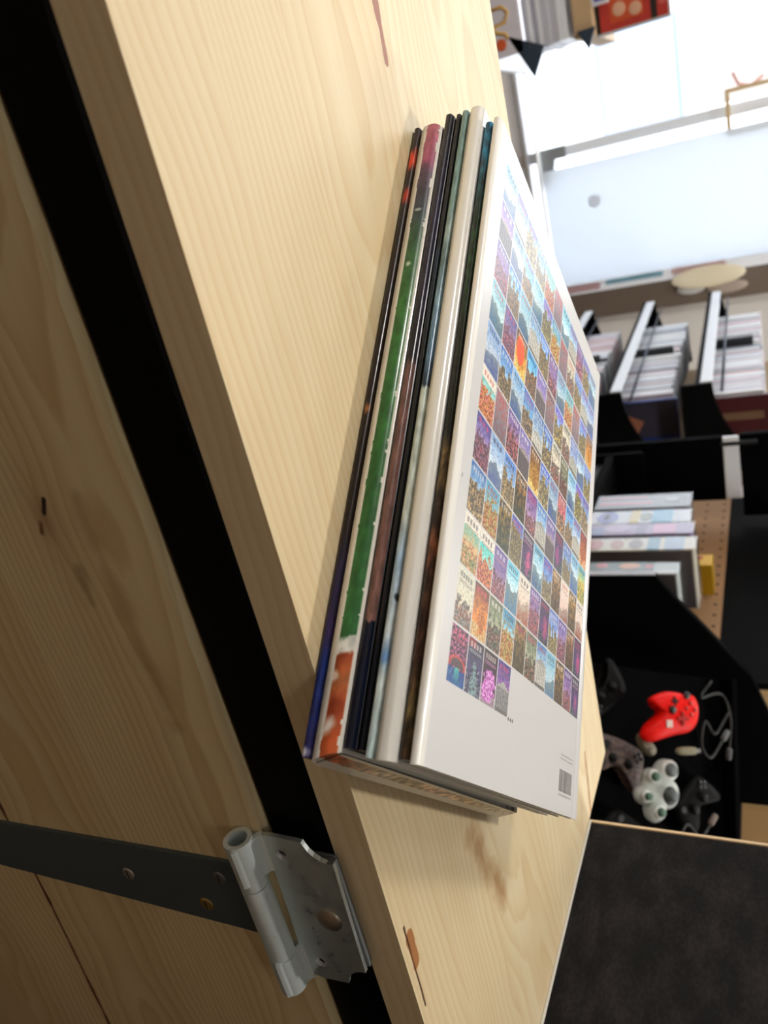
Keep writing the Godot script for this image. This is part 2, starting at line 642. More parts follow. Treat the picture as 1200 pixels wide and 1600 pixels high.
func lamps() -> void:
	# the spotlight that hangs above the cabinet
	var at := Vector3(0.26, 0.92, -0.21)
	var t := thing("pendant_lamp", "black pendant spot lamp hanging above the pine cabinet", "lamp", at)
	var shade := begin(true)
	for k in 28:
		var a := TAU * k / 28
		var b := TAU * (k + 1) / 28
		var ring := func(r: float, y: float, g: float) -> Vector3:
			return Vector3(cos(g) * r, y, sin(g) * r)
		var prof := [[0.062, 0.0], [0.060, 0.05], [0.045, 0.10], [0.012, 0.125]]
		for i in 3:
			quad(shade, ring.call(prof[i][0], prof[i][1], a), ring.call(prof[i][0], prof[i][1], b), ring.call(prof[i + 1][0], prof[i + 1][1], b), ring.call(prof[i + 1][0], prof[i + 1][1], a), Vector3(cos(a), 0.3, sin(a)))
	finish("lamp_shade", shade, mat(rgb(20, 20, 22), 0.4), t)
	var cord := begin(true)
	tube(cord, [Vector3(0, 0.12, 0), Vector3(0, 0.978, 0)], [0.003], 8)
	finish("cord", cord, mat(rgb(15, 15, 15), 0.5), t)
	var glow := StandardMaterial3D.new()
	glow.albedo_color = Color.WHITE
	glow.emission_enabled = true
	glow.emission = rgb(255, 240, 214)
	glow.emission_energy_multiplier = 6.0
	var face := begin()
	disc(face, Vector3(0, 0.032, 0), 0.035, 0.006, Vector3.DOWN)
	finish("bulb", face, glow, t)
	var spot := SpotLight3D.new()
	spot.name = "pendant_light"
	spot.light_color = rgb(255, 249, 240)
	spot.light_energy = 0.58
	spot.light_size = 0.02
	spot.spot_range = 8.0
	spot.spot_attenuation = 2.0
	spot.spot_angle = 56.0
	spot.spot_angle_attenuation = 0.8
	spot.shadow_enabled = true
	spot.position = at + Vector3(0, 0.02, 0)
	add_child(spot)
	spot.look_at_from_position(spot.position, Vector3(0.13, 0.0, -0.20), Vector3.BACK)
	# flat panels in the ceiling of the shop
	var pg := StandardMaterial3D.new()
	pg.albedo_color = Color.WHITE
	pg.emission_enabled = true
	pg.emission = rgb(255, 244, 226)
	pg.emission_energy_multiplier = 3.0
	for k in 5:
		var p: Vector3 = [Vector3(-0.2, 1.88, 1.0), Vector3(1.9, 1.88, -0.7), Vector3(-0.3, 1.88, -2.4), Vector3(1.7, 1.88, -2.6), Vector3(-1.65, 1.88, -0.5)][k]
		var where: String = ["nearest the cabinet front", "above the dusty board", "in front of the shop window", "above the wall rack", "left of the pendant lamp"][k]
		var c := thing("ceiling_light", "flat white ceiling panel light " + where, "ceiling light", p, Basis(), "ceiling panel lights")
		box_part("frame", Vector3(-0.32, -0.005, -0.17), Vector3(0.32, 0.02, 0.17), mat(rgb(225, 225, 225), 0.5), c)
		box_part("diffuser", Vector3(-0.3, -0.012, -0.15), Vector3(0.3, -0.005, 0.15), pg, c, 0.0)
		var l := AreaLight3D.new()
		l.name = numbered("panel_light")
		l.area_size = Vector2(0.6, 0.3)
		l.light_color = rgb(255, 252, 247)
		l.light_energy = [0.62, 4.4, 1.7, 3.2, 6.8][k]
		l.area_range = 10.0
		l.shadow_enabled = true
		l.position = p + Vector3(0, -0.02, 0)
		l.rotation_degrees.x = -90
		add_child(l)


func slab(called: String, lo: Vector3, hi: Vector3, m: Material) -> MeshInstance3D:
	var st := begin()
	box(st, lo, hi, 0.0)
	return struct(called, st, m)


func room() -> void:
	var plaster := mat(rgb(228, 224, 219), 0.85)
	slab("floor", Vector3(-2.1, -1.0, -4.12), Vector3(3.1, -0.9, 2.6), textured(speckle(256, 256, rgb(96, 82, 66), rgb(120, 102, 82), 1.0, 3), 0.6))
	slab("ceiling", Vector3(-2.1, 1.9, -4.12), Vector3(3.1, 2.0, 2.6), mat(rgb(235, 232, 226), 0.9))
	slab("wall_left", Vector3(-2.1, -0.9, -4.12), Vector3(-2.0, 1.9, 2.6), plaster)
	slab("wall_right", Vector3(3.0, -0.9, -4.12), Vector3(3.1, 1.9, 2.6), plaster)
	slab("wall_near", Vector3(-2.0, -0.9, 2.5), Vector3(3.0, 1.9, 2.6), mat(rgb(150, 124, 98), 0.85))
	slab("wall_far", Vector3(0.84, -0.9, -4.12), Vector3(3.0, 1.9, -4.0), plaster)
	slab("wall_far", Vector3(-2.0, 1.6, -4.12), Vector3(0.84, 1.9, -4.0), plaster)
	slab("trim_1", Vector3(-2.0, -0.9, -4.12), Vector3(0.84, -0.885, -3.99), mat(rgb(240, 242, 245), 0.4))
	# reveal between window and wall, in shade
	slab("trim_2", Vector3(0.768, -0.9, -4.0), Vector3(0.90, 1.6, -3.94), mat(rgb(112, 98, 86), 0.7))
	# shop window: posts, rails and the pane
	var win := Node3D.new()
	win.name = "window_1"
	add_child(win)
	win.set_meta("kind", "structure")
	var alu := mat(rgb(226, 229, 232), 0.4)
	for x in [-1.97, -0.95, 0.088, 0.77]:
		box_part("post", Vector3(x - 0.026, -0.884, -4.07), Vector3(x + 0.026, 1.6, -4.01), alu, win, 0.004)
	box_part("rail", Vector3(-2.0, 1.55, -4.07), Vector3(0.8, 1.6, -4.01), alu, win, 0.004)
	box_part("rail", Vector3(-2.0, -0.835, -4.07), Vector3(0.766, -0.822, -3.93), mat(rgb(244, 246, 248), 0.4), win, 0.004)
	var brk := begin()
	prism(brk, PackedVector2Array([Vector2(0.06, -0.82), Vector2(0.24, -0.82), Vector2(0.21, -0.775), Vector2(0.115, -0.755), Vector2(0.115, -0.70), Vector2(0.06, -0.70)]), 0.03, Transform3D(Basis(), Vector3(0, 0, -4.01)))
	finish("corner_bracket", brk, mat(rgb(150, 156, 160), 0.35, 0.4), win)
	var clear := StandardMaterial3D.new()
	clear.albedo_color = Color(1, 1, 1, 0.04)
	clear.transparency = BaseMaterial3D.TRANSPARENCY_ALPHA
	clear.roughness = 0.02
	box_part("pane", Vector3(-1.99, -0.884, -4.045), Vector3(0.79, 1.58, -4.04), clear, win, 0.0)
	# the pavement and the pale low wall across the street
	slab("ground", Vector3(-14, -1.1, -24), Vector3(14, -1.0, -4.13), mat(rgb(226, 228, 230), 0.9))
	var wallst := begin()
	box(wallst, Vector3(-0.66, -1.0, -7.25), Vector3(0.10, -0.40, -7.0), 0.02)
	box(wallst, Vector3(-0.68, -0.40, -7.27), Vector3(0.12, -0.37, -6.98), 0.01)
	var low := finish("street_block", wallst, mat(rgb(178, 194, 226), 0.8))
	tag(low, "pale blue low block standing on the pavement outside the window", "street block")


func cabinet() -> void:
	var t := thing("storage_cabinet", "pine storage cabinet with hinged front door under the stack of books", "cabinet", Vector3.ZERO)
	var light := rgb(217, 203, 169)
	var dark := rgb(188, 153, 104)
	# the top, glued up from staves; texture runs along x
	var x0 := -0.55
	var x1 := 0.612
	var cuts := [0.046, 0.101, 0.150, 0.2075, 0.262, 0.312, 0.362]
	var resin := Color(0.56, 0.34, 0.24, 0.95)
	var top_marks := [
		[-0.10 - x0, 0.2035, 0.0015 - x0, 0.1995, 0.0033, resin, 0.0006],
		[0.381 - x0, 0.0092, 0.397 - x0, 0.0082, 0.0040, Color(0.60, 0.38, 0.2, 0.9), 0.0005],
		[0.372 - x0, 0.0068, 0.424 - x0, 0.0056, 0.0007, Color(0.22, 0.12, 0.06, 0.9), 0.0003],
		[0.405 - x0, 0.093, 0.475 - x0, 0.117, 0.012, Color(0.55, 0.36, 0.18, 0.5), 0.012],
		[0.555 - x0, 0.338, 0.61 - x0, 0.3275, 0.004, Color(0.5, 0.27, 0.12, 0.7), 0.004],
	]
	var tt := wood(1900, 680, Vector2(x1 - x0, 0.41), cuts, 21, light, dark, 0.36, [[0.36 - x0 - 0.62, 0.31, 0.006, 0.004, 0.5]], top_marks)
	var tm := textured(tt, 0.52)
	var top := Node3D.new()
	top.name = "top"
	t.add_child(top)
	var lines := [0.0] + cuts + [0.4075]
	for k in lines.size() - 1:
		var st := begin()
		box(st, Vector3(x0, -0.0195, -lines[k + 1]), Vector3(x1, 0.0, -lines[k]), 0.0, Transform3D(), func(p: Vector3, n: Vector3) -> Vector2:
			return Vector2((p.x - x0) / (x1 - x0), (-p.z - p.y * (1.0 if absf(n.z) > 0.5 else 0.0)) / 0.41 + (0.6 if absf(n.z) > 0.5 else 0.0)))
		finish("stave", st, tm, top)
	# black steel rail under the top
	var rail := begin()
	box(rail, Vector3(x0, -0.0507, -0.03), Vector3(x1, -0.0200, 0.0012), 0.0012)
	finish("rail", rail, mat(rgb(2, 2, 3), 0.5, 0.0, 0.2), t)
	# carcass behind
	var carc := begin()
	box(carc, Vector3(x0, -0.88, -0.40), Vector3(x0 + 0.018, -0.021, -0.032), 0.001)
	box(carc, Vector3(x1 - 0.018, -0.88, -0.40), Vector3(x1, -0.051, -0.032), 0.001)
	box(carc, Vector3(x0 + 0.018, -0.88, -0.40), Vector3(x1 - 0.018, -0.021, -0.385), 0.001)
	box(carc, Vector3(x0 + 0.018, -0.88, -0.385), Vector3(x1 - 0.018, -0.86, -0.032), 0.001)
	finish("carcass", carc, mat(rgb(196, 164, 118), 0.6), t)
	for x in [x0 + 0.04, x1 - 0.04]:
		box_part("foot", Vector3(x - 0.025, -0.9, -0.36), Vector3(x + 0.025, -0.88, -0.06), mat(rgb(20, 20, 20), 0.6), t)
	# the door: four wide staves
	var door := Node3D.new()
	door.name = "door"
	t.add_child(door)
	var dl := 0.0515
	var dcut := [0.092, 0.178, 0.275]
	var dmarks := [
		[0.30 - x0, 0.1835, 0.40 - x0, 0.1855, 0.0016, Color(0.28, 0.12, 0.04, 0.9), 0.0012],
		[0.40 - x0, 0.1855, 0.60 - x0, 0.1955, 0.0018, Color(0.28, 0.12, 0.04, 0.9), 0.0014],
		[0.1395 - x0, 0.0475, 0.1455 - x0, 0.0505, 0.0012, Color(0.05, 0.03, 0.02, 0.98), 0.0006],
		[0.150 - x0, 0.055, 0.154 - x0, 0.0565, 0.0022, Color(0.27, 0.10, 0.05, 0.9), 0.002],
		[0.14 - x0, 0.03, 0.25 - x0, 0.025, 0.006, Color(0.52, 0.36, 0.22, 0.35), 0.006],
		[0.172 - x0, 0.044, 0.188 - x0, 0.045, 0.004, Color(0.30, 0.24, 0.16, 0.28), 0.004],
	]
	var dt := wood(1600, 560, Vector2(x1 - x0, 0.40), dcut, 77, rgb(212, 196, 156), rgb(164, 127, 80), 0.42, [[0.148 - x0, 0.052, 0.010, 0.0045, 0.18]], dmarks)
	var dm := textured(dt, 0.55)
	var dlines := [0.0] + dcut + [0.40, 0.50, 0.60, 0.70, 0.80]
	for k in dlines.size() - 1:
		var st := begin()
		box(st, Vector3(x0 + 0.002, -dl - dlines[k + 1], -0.011), Vector3(x1 - 0.002, -dl - dlines[k], 0.007), 0.0, Transform3D(), func(p: Vector3, n: Vector3) -> Vector2:
			return Vector2((p.x - x0) / (x1 - x0), (-p.y - dl + (p.z if absf(n.y) > 0.5 else 0.0)) / 0.40))
		finish("stave", st, dm, door)
	hinge(t)


func hinge(t: Node3D) -> void:
	var h := Node3D.new()
	h.name = "hinge"
	t.add_child(h)
	var zinc := StandardMaterial3D.new()
	zinc.albedo_color = rgb(214, 226, 226)
	zinc.metallic = 0.88
	zinc.roughness = 0.32
	var nt := NoiseTexture2D.new()
	nt.width = 256
	nt.height = 256
	nt.seamless = true
	nt.noise = FastNoiseLite.new()
	nt.noise.seed = 4
	nt.noise.frequency = 0.02
	nt.color_ramp = Gradient.new()
	nt.color_ramp.set_color(0, Color(0.55, 0.55, 0.55))
	nt.color_ramp.set_color(1, Color(1, 1, 1))
	zinc.roughness_texture = nt
	zinc.roughness = 0.44
	zinc.uv1_triplanar = true
	zinc.uv1_scale = Vector3(20, 20, 20)
	var rolled: StandardMaterial3D = zinc.duplicate()
	rolled.metallic = 0.45
	# leaf screwed to the rail: plate with two bitten corners and a slot for the strap's knuckle
	var pts := PackedVector2Array([Vector2(0.3088, -0.0556), Vector2(0.3075, -0.0465), Vector2(0.3082, -0.0285)])
	for k in range(1, 6):
		var a := PI * 0.5 * k / 6.0
		pts.append(Vector2(0.3068 + 0.0125 * sin(a), -0.0152 - 0.0132 * cos(a)))
	pts.append_array([Vector2(0.3182, -0.0150), Vector2(0.3385, -0.0158), Vector2(0.3880, -0.0172)])
	for k in range(1, 6):
		var a := PI * 0.5 * k / 6.0
		pts.append(Vector2(0.4000 - 0.0122 * cos(a), -0.0172 - 0.0118 * sin(a)))
	pts.append_array([Vector2(0.3988, -0.0292), Vector2(0.3998, -0.0420), Vector2(0.3975, -0.0556), Vector2(0.3795, -0.0556), Vector2(0.3780, -0.0512), Vector2(0.3305, -0.0494), Vector2(0.3285, -0.0556)])
	var plate := CSGPolygon3D.new()
	plate.name = "leaf_plate"
	plate.polygon = pts
	plate.depth = 0.0022
	plate.position = Vector3(0, 0, 0.0088)
	plate.material = zinc
	h.add_child(plate)
	for p in [Vector2(0.3184, -0.042), Vector2(0.3884, -0.042)]:
		var hole := CSGCylinder3D.new()
		hole.name = "screw_hole"
		hole.operation = CSGShape3D.OPERATION_SUBTRACTION
		hole.radius = 0.0029
		hole.height = 0.02
		hole.sides = 20
		hole.rotation_degrees.x = 90
		hole.position = Vector3(p.x, p.y, 0.0)
		plate.add_child(hole, true)
	# spacers between leaf and rail
	var steel := mat(rgb(120, 124, 126), 0.5, 0.6)
	for k in 3:
		box_part("spacer", Vector3(0.3205, -0.047, 0.0013 + k * 0.0018), Vector3(0.3885 - k * 0.001, -0.0172 + k * 0.0009, 0.0028 + k * 0.0018), steel, h, 0.0003)
	# screw with a domed head
	var dome := begin(true)
	var c := Vector3(0.3557, -0.0277, 0.0086)
	var last := []
	for i in 6:
		var a := PI / 2.0 * i / 5.0
		var ring := []
		for k in 24:
			ring.append(c + Vector3(cos(TAU * k / 24) * cos(a) * 0.0068, sin(TAU * k / 24) * cos(a) * 0.0068, sin(a) * 0.0026))
		if i > 0:
			for k in 24:
				quad(dome, last[k], last[(k + 1) % 24], ring[(k + 1) % 24], ring[k], last[k] - c + Vector3(0, 0, 0.001))
		last = ring
	finish("screw", dome, mat(rgb(150, 140, 128), 0.42, 0.9), h)
	# the tabs that roll from the plate into the knuckles, and the knuckles
	for span in [[0.3075, 0.3290], [0.3790, 0.4015]]:
		var prof := PackedVector2Array()
		var inner := PackedVector2Array()
		for k in 7:
			var f := k / 6.0
			var y := lerpf(-0.0490, -0.0575, f)
			var z := 0.0066 + 0.0130 * (f * f * (3.0 - 2.0 * f))
			prof.append(Vector2(-(z + 0.0022), y))
			inner.append(Vector2(-z, y - 0.0012))
		inner.reverse()
		prof.append_array(inner)
		var st := begin()
		prism(st, prof, span[1] - span[0], Transform3D(Basis(Vector3(0, 0, -1), Vector3(0, 1, 0), Vector3(1, 0, 0)), Vector3(span[0], 0, 0)))
		finish("leaf_tab", st, rolled, h)
	var ax := Vector3(0, -0.0588, 0.0138)
	for s in [[0.3065, 0.3335], [0.3340, 0.3795], [0.3800, 0.4025]]:
		var kn := begin(true)
		# a rolled pipe, open at its ends
		for k in 28:
			var a := TAU * k / 28
			var b := TAU * (k + 1) / 28
			var o := 0.0068
			var i := 0.0046
			var at := func(r: float, g: float, x: float) -> Vector3:
				return Vector3(x, ax.y + sin(g) * r, ax.z + cos(g) * r)
			var n := Vector3(0, sin(a), cos(a))
			kn.set_smooth_group(1)
			quad(kn, at.call(o, a, s[0]), at.call(o, b, s[0]), at.call(o, b, s[1]), at.call(o, a, s[1]), n)
			kn.set_smooth_group(2)
			quad(kn, at.call(i, a, s[0]), at.call(i, b, s[0]), at.call(i, b, s[1]), at.call(i, a, s[1]), -n)
			kn.set_smooth_group(3)
			quad(kn, at.call(o, a, s[0]), at.call(o, b, s[0]), at.call(i, b, s[0]), at.call(i, a, s[0]), Vector3.LEFT)
			quad(kn, at.call(o, a, s[1]), at.call(o, b, s[1]), at.call(i, b, s[1]), at.call(i, a, s[1]), Vector3.RIGHT)
		finish("knuckle", kn, rolled, h)
	var pin := begin(true)
	tube(pin, [ax + Vector3(0.317, 0, 0), ax + Vector3(0.400, 0, 0)], [0.0045], 16)
	finish("pin", pin, mat(rgb(60, 62, 64), 0.4, 0.8), h)
	# the long tapering strap down the door
	var dark := StandardMaterial3D.new()
	dark.albedo_color = rgb(92, 104, 110)
	dark.metallic = 0.75
	dark.roughness = 0.5
	var st := begin()
	prism(st, PackedVector2Array([Vector2(0.3318, -0.0605), Vector2(0.3778, -0.0605), Vector2(0.3765, -0.080), Vector2(0.3722, -0.262), Vector2(0.3690, -0.40), Vector2(0.3535, -0.412), Vector2(0.3375, -0.40), Vector2(0.3352, -0.24), Vector2(0.3305, -0.080)]), 0.0022, Transform3D(Basis(), Vector3(0, 0, 0.0070)))
	finish("strap", st, dark, h)
	for p in [[0.3541, -0.1504, 170, 168, 160], [0.3423, -0.0858, 120, 124, 126], [0.3639, -0.1018, 168, 140, 84], [0.3535, -0.300, 150, 150, 150], [0.3535, -0.380, 150, 150, 150]]:
		var sc := begin(true)
		tube(sc, [Vector3(p[0], p[1], 0.0090), Vector3(p[0], p[1], 0.0096), Vector3(p[0], p[1], 0.0098)], [0.0042, 0.0040, 0.0030], 18)
		finish("screw", sc, mat(rgb(p[2], p[3], p[4]), 0.45, 0.9), h)
		box_part("screw_slot", Vector3(p[0] - 0.0026, p[1] - 0.0004, 0.0097), Vector3(p[0] + 0.0026, p[1] + 0.0004, 0.00995), mat(rgb(25, 25, 25), 0.6), h, 0.0)


func divider_board() -> void:
	var t := thing("divider_board", "dusty black upright board with pale worn edge at the end of the pine top", "board", Vector3(0.6125, -0.9, -0.318))
	var m := textured(speckle(512, 512, rgb(20, 19, 19), rgb(48, 43, 42), 0.7, 12, 1.6, 3.0), 0.75)
	m.metallic_specular = 0.2
	var st := begin()
	box(st, Vector3(0.001, 0, 0.0015), Vector3(0.017, 1.9 - 0.25, 0.62), 0.001, Transform3D(), func(p: Vector3, _n: Vector3) -> Vector2:
		return Vector2(p.z / 0.4, p.y / 0.4))
	finish("panel", st, m, t)
	var edge := mat(rgb(205, 178, 142), 0.7)
	box_part("edge_strip", Vector3(0.0005, 0, -0.0015), Vector3(0.0175, 1.65, 0.0012), edge, t, 0.0003)
	box_part("base_bead", Vector3(-0.0012, 0.9002, 0.0), Vector3(0.0006, 0.9022, 0.319), mat(rgb(196, 192, 182), 0.6), t, 0.0004)


# one hardback: boards, spine and pages. u along the spine from the tail, v upwards, w from the spine to the fore-edge
func book(label: String, u0: float, u1: float, y0: float, y1: float, w0: float, w1: float, spine: Material, board: Material, paper: Color, bulge := 0.0012, board_th := 0.0014, slant := 0.0) -> Node3D:
	var t := thing("hardback_book", label, "book", BOOK_AT + Vector3(0, y0, 0) + SPINE_DIR * u0, Basis(SPINE_DIR, Vector3.UP, SPINE_DIR.cross(Vector3.UP)), "books stacked on the pine top")
	var l := u1 - u0
	var h := y1 - y0
	box_part("back_cover", Vector3(0, 0, w0 + 0.0012), Vector3(l, board_th, w1), board, t, 0.0004)
	box_part("page_block", Vector3(0.003 + slant, board_th, w0 + 0.002), Vector3(l - 0.003, h - board_th, w1 - 0.004), mat(paper, 0.8), t, 0.0)
	var st := begin()
	# the spine: a gently rounded strip
	var prof := []
	for k in 9:
		var f := k / 8.0
		var e := pow(absf(f * 2.0 - 1.0), 3.5)
		prof.append(Vector2(w0 + 0.0026 * e - bulge * (1.0 - e), h * f))
	st.set_smooth_group(1)
	for k in 8:
		var a: Vector2 = prof[k]
		var b: Vector2 = prof[k + 1]
		quad(st, Vector3(slant * a.y / h, a.y, a.x), Vector3(l, a.y, a.x), Vector3(l, b.y, b.x), Vector3(slant * b.y / h, b.y, b.x), Vector3(0, 0, -1), [Vector2(0, k / 8.0), Vector2(1, k / 8.0), Vector2(1, (k + 1) / 8.0), Vector2(0, (k + 1) / 8.0)])
	st.set_smooth_group(-1)
	for e in [0.0, l]:
		for k in 8:
			var a: Vector2 = prof[k]
			var b: Vector2 = prof[k + 1]
			var in_a := Vector3(e, clampf(a.y, board_th, h - board_th), w0 + 0.0030)
			var in_b := Vector3(e, clampf(b.y, board_th, h - board_th), w0 + 0.0030)
			if e == 0.0:
				in_a.x = slant * a.y / h
				in_b.x = slant * b.y / h
			quad(st, Vector3(e if e > 0.0 else slant * a.y / h, a.y, a.x), Vector3(e if e > 0.0 else slant * b.y / h, b.y, b.x), in_b, in_a, Vector3(-1 if e == 0.0 else 1, 0, 0), [Vector2(0.002, k / 8.0), Vector2(0.002, (k + 1) / 8.0), Vector2(0.002, (k + 1) / 8.0), Vector2(0.002, k / 8.0)])
	finish("spine", st, spine, t)
	return t


func plain_front(t: Node3D, l: float, h: float, w0: float, w1: float, board: Material) -> void:
	box_part("front_cover", Vector3(0, h - 0.0014, w0 + 0.0012), Vector3(l, h, w1), board, t, 0.0004)


func books() -> void:
	var gloss := 0.3
	var white := StandardMaterial3D.new()
	white.albedo_color = rgb(228, 226, 220)
	white.roughness = 0.22
	white.clearcoat_enabled = true
	white.clearcoat = gloss
	white.clearcoat_roughness = 0.06
	var k0 := rgb(26, 17, 14)
	var rows := [
		["dark book with an orange glow on its spine, lowest of the stack", -0.002, 0.318, 0.0, 0.0048, 0.0, 0.232],
		["thick white book with a green and orange picture spine, second from below", -0.0035, 0.316, 0.0048, 0.0168, -0.0008, 0.226],
		["black book with a brown lower spine, resting on the thick white book", 0.0030, 0.3227, 0.0168, 0.0222, 0.0008, 0.234],
		["thin plain black book under the pale blue one", 0.0030, 0.323, 0.0222, 0.0262, 0.0026, 0.236],
		["pale blue and teal book with a painted sky spine", 0.0004, 0.322, 0.0262, 0.0310, 0.0008, 0.237],
		["plain white book in the upper half of the stack, above the pale blue one", 0.0, 0.321, 0.0310, 0.0392, -0.0006, 0.2375],
		["dark green and brown book directly under the topmost white book", 0.0014, 0.311, 0.0392, 0.0445, 0.0024, 0.236],
		["white book on top of the stack with a grid of small pictures on its cover", 0.0, 0.310, 0.0445, 0.0495, 0.0, 0.2393],
	]
	var spines := [
		textured(spine_print([[0.0, rgb(44, 36, 78)], [0.03, rgb(34, 38, 92)], [0.11, rgb(20, 40, 100)], [0.15, rgb(40, 28, 68)], [0.24, rgb(30, 24, 50)], [0.3, k0], [0.9, rgb(34, 20, 14)], [1.0, rgb(36, 20, 16)]], 31, 0.1, Vector2(-1, 2), Color.WHITE, [[0.93, 0.03, 0.5, 0.8, rgb(214, 66, 30)], [0.855, 0.022, 0.55, 0.6, rgb(170, 48, 26)], [0.47, 0.012, 0.4, 0.5, rgb(150, 96, 54)], [0.006, 0.008, 0.4, 0.5, rgb(196, 196, 206)]]), 0.3, gloss),
		textured(spine_print([[0.0, rgb(176, 84, 42)], [0.06, rgb(150, 62, 32)], [0.085, rgb(172, 100, 56)], [0.118, rgb(150, 66, 36)], [0.122, rgb(218, 214, 204)], [0.138, rgb(214, 214, 204)], [0.142, rgb(46, 96, 50)], [0.4, rgb(42, 92, 42)], [0.66, rgb(54, 104, 46)], [0.76, rgb(50, 86, 54)], [0.82, rgb(52, 60, 64)], [0.90, rgb(84, 62, 78)], [0.92, rgb(150, 74, 100)], [1.0, rgb(170, 96, 108)]], 32, 0.07, Vector2(0.40, 0.90), rgb(222, 218, 208), [[0.034, 0.012, 0.5, 0.3, rgb(220, 210, 200)], [0.095, 0.008, 0.42, 0.25, rgb(214, 190, 170)], [0.715, 0.006, 0.6, 0.14, rgb(190, 200, 180)], [0.82, 0.004, 0.6, 0.2, rgb(160, 170, 170)]]), 0.3, gloss),
		textured(spine_print([[0.0, rgb(10, 16, 34)], [0.150, rgb(10, 16, 34)], [0.153, rgb(112, 80, 72)], [0.52, rgb(104, 72, 66)], [0.535, rgb(26, 20, 30)], [0.8, rgb(34, 28, 52)], [1.0, rgb(20, 18, 24)]], 33, 0.08), 0.3, gloss),
		textured(spine_print([[0.0, rgb(10, 14, 26)], [0.5, rgb(12, 12, 16)], [0.72, rgb(16, 40, 62)], [0.74, rgb(14, 14, 18)], [1.0, rgb(18, 20, 22)]], 34, 0.05), 0.3, gloss),
		textured(spine_print([[0.0, rgb(176, 198, 200)], [0.09, rgb(200, 212, 210)], [0.12, rgb(130, 160, 190)], [0.15, rgb(196, 208, 212)], [0.24, rgb(150, 176, 200)], [0.30, rgb(186, 194, 186)], [0.485, rgb(182, 194, 186)], [0.49, rgb(40, 58, 74)], [0.54, rgb(86, 118, 146)], [0.64, rgb(120, 150, 168)], [0.70, rgb(88, 110, 112)], [0.76, rgb(150, 170, 168)], [0.80, rgb(116, 146, 140)], [1.0, rgb(112, 142, 140)]], 35, 0.06, Vector2(-1, 2), Color.WHITE, [[0.115, 0.01, 0.7, 0.4, rgb(110, 150, 196)], [0.19, 0.006, 0.9, 0.3, rgb(30, 40, 50)]]), 0.3, gloss),
		white,
		textured(spine_print([[0.0, rgb(66, 48, 34)], [0.06, rgb(92, 78, 48)], [0.12, rgb(70, 44, 30)], [0.22, rgb(60, 40, 30)], [0.26, rgb(128, 72, 44)], [0.30, rgb(48, 36, 28)], [0.40, rgb(110, 90, 56)], [0.43, rgb(24, 26, 20)], [0.55, rgb(18, 26, 18)], [0.76, rgb(26, 62, 36)], [0.84, rgb(18, 52, 50)], [0.93, rgb(20, 92, 124)], [1.0, rgb(28, 116, 160)]], 37, 0.22), 0.3, gloss),
		white,
	]
	var boards := [mat(rgb(60, 40, 36), 0.3), white, mat(rgb(16, 16, 24), 0.3), mat(rgb(14, 14, 18), 0.3), mat(rgb(168, 186, 186), 0.3), white, mat(rgb(40, 46, 36), 0.3), white]
	for m in spines:
		if m != white:
			m.metallic_specular = 0.3
	for k in rows.size():
		var r: Array = rows[k]
		var t := book(r[0], r[1], r[2], r[3], r[4], r[5], r[6], spines[k], boards[k], rgb(232, 226, 212) if k != 1 else rgb(216, 196, 176), 0.0012 if k != 1 else 0.0018, 0.0014, 0.0048 if k == 1 else 0.0)
		var l: float = r[2] - r[1]
		var h: float = r[4] - r[3]
		if k == 1:
			box_part("front_cover", Vector3(0.0049, h - 0.0014, r[5] + 0.0012), Vector3(l, h, r[6]), white, t, 0.0004)
			# a strip of print runs on round the tail
			var tail := textured(spine_print([[0.0, rgb(190, 84, 48)], [0.08, rgb(150, 100, 70)], [0.2, rgb(196, 180, 160)], [0.3, rgb(150, 140, 100)], [0.45, rgb(206, 170, 150)], [0.7, rgb(190, 170, 140)], [1.0, rgb(200, 190, 180)]], 40, 0.2, Vector2(0.40, 0.86), rgb(222, 218, 208)), 0.3)
			var st := begin()
			quad(st, Vector3(-0.0004, 0.0002, r[5] + 0.0028), Vector3(-0.0018, 0.0002, r[6]), Vector3(0.0024, h - 0.0002, r[6]), Vector3(0.0044, h - 0.0002, r[5] + 0.0028), Vector3.LEFT, [Vector2(0, 0), Vector2(1, 0), Vector2(1, 1), Vector2(0, 1)])
			quad(st, Vector3(-0.0018, 0.0002, r[6]), Vector3(0.008, 0.0002, r[6]), Vector3(0.008, h - 0.0002, r[6]), Vector3(0.0024, h - 0.0002, r[6]), Vector3.BACK, [Vector2(0.99, 0), Vector2(1, 0), Vector2(1, 1), Vector2(0.99, 1)])
			quad(st, Vector3(0.008, 0.0002, r[5] + 0.0028), Vector3(0.008, 0.0002, r[6]), Vector3(0.008, h - 0.0002, r[6]), Vector3(0.008, h - 0.0002, r[5] + 0.0028), Vector3.RIGHT)
			finish("tail_wrap", st, tail, t)
		elif k < 7:
			plain_front(t, l, h, r[5], r[6], boards[k])
		else:
			front_cover(t, l, h, r[6])


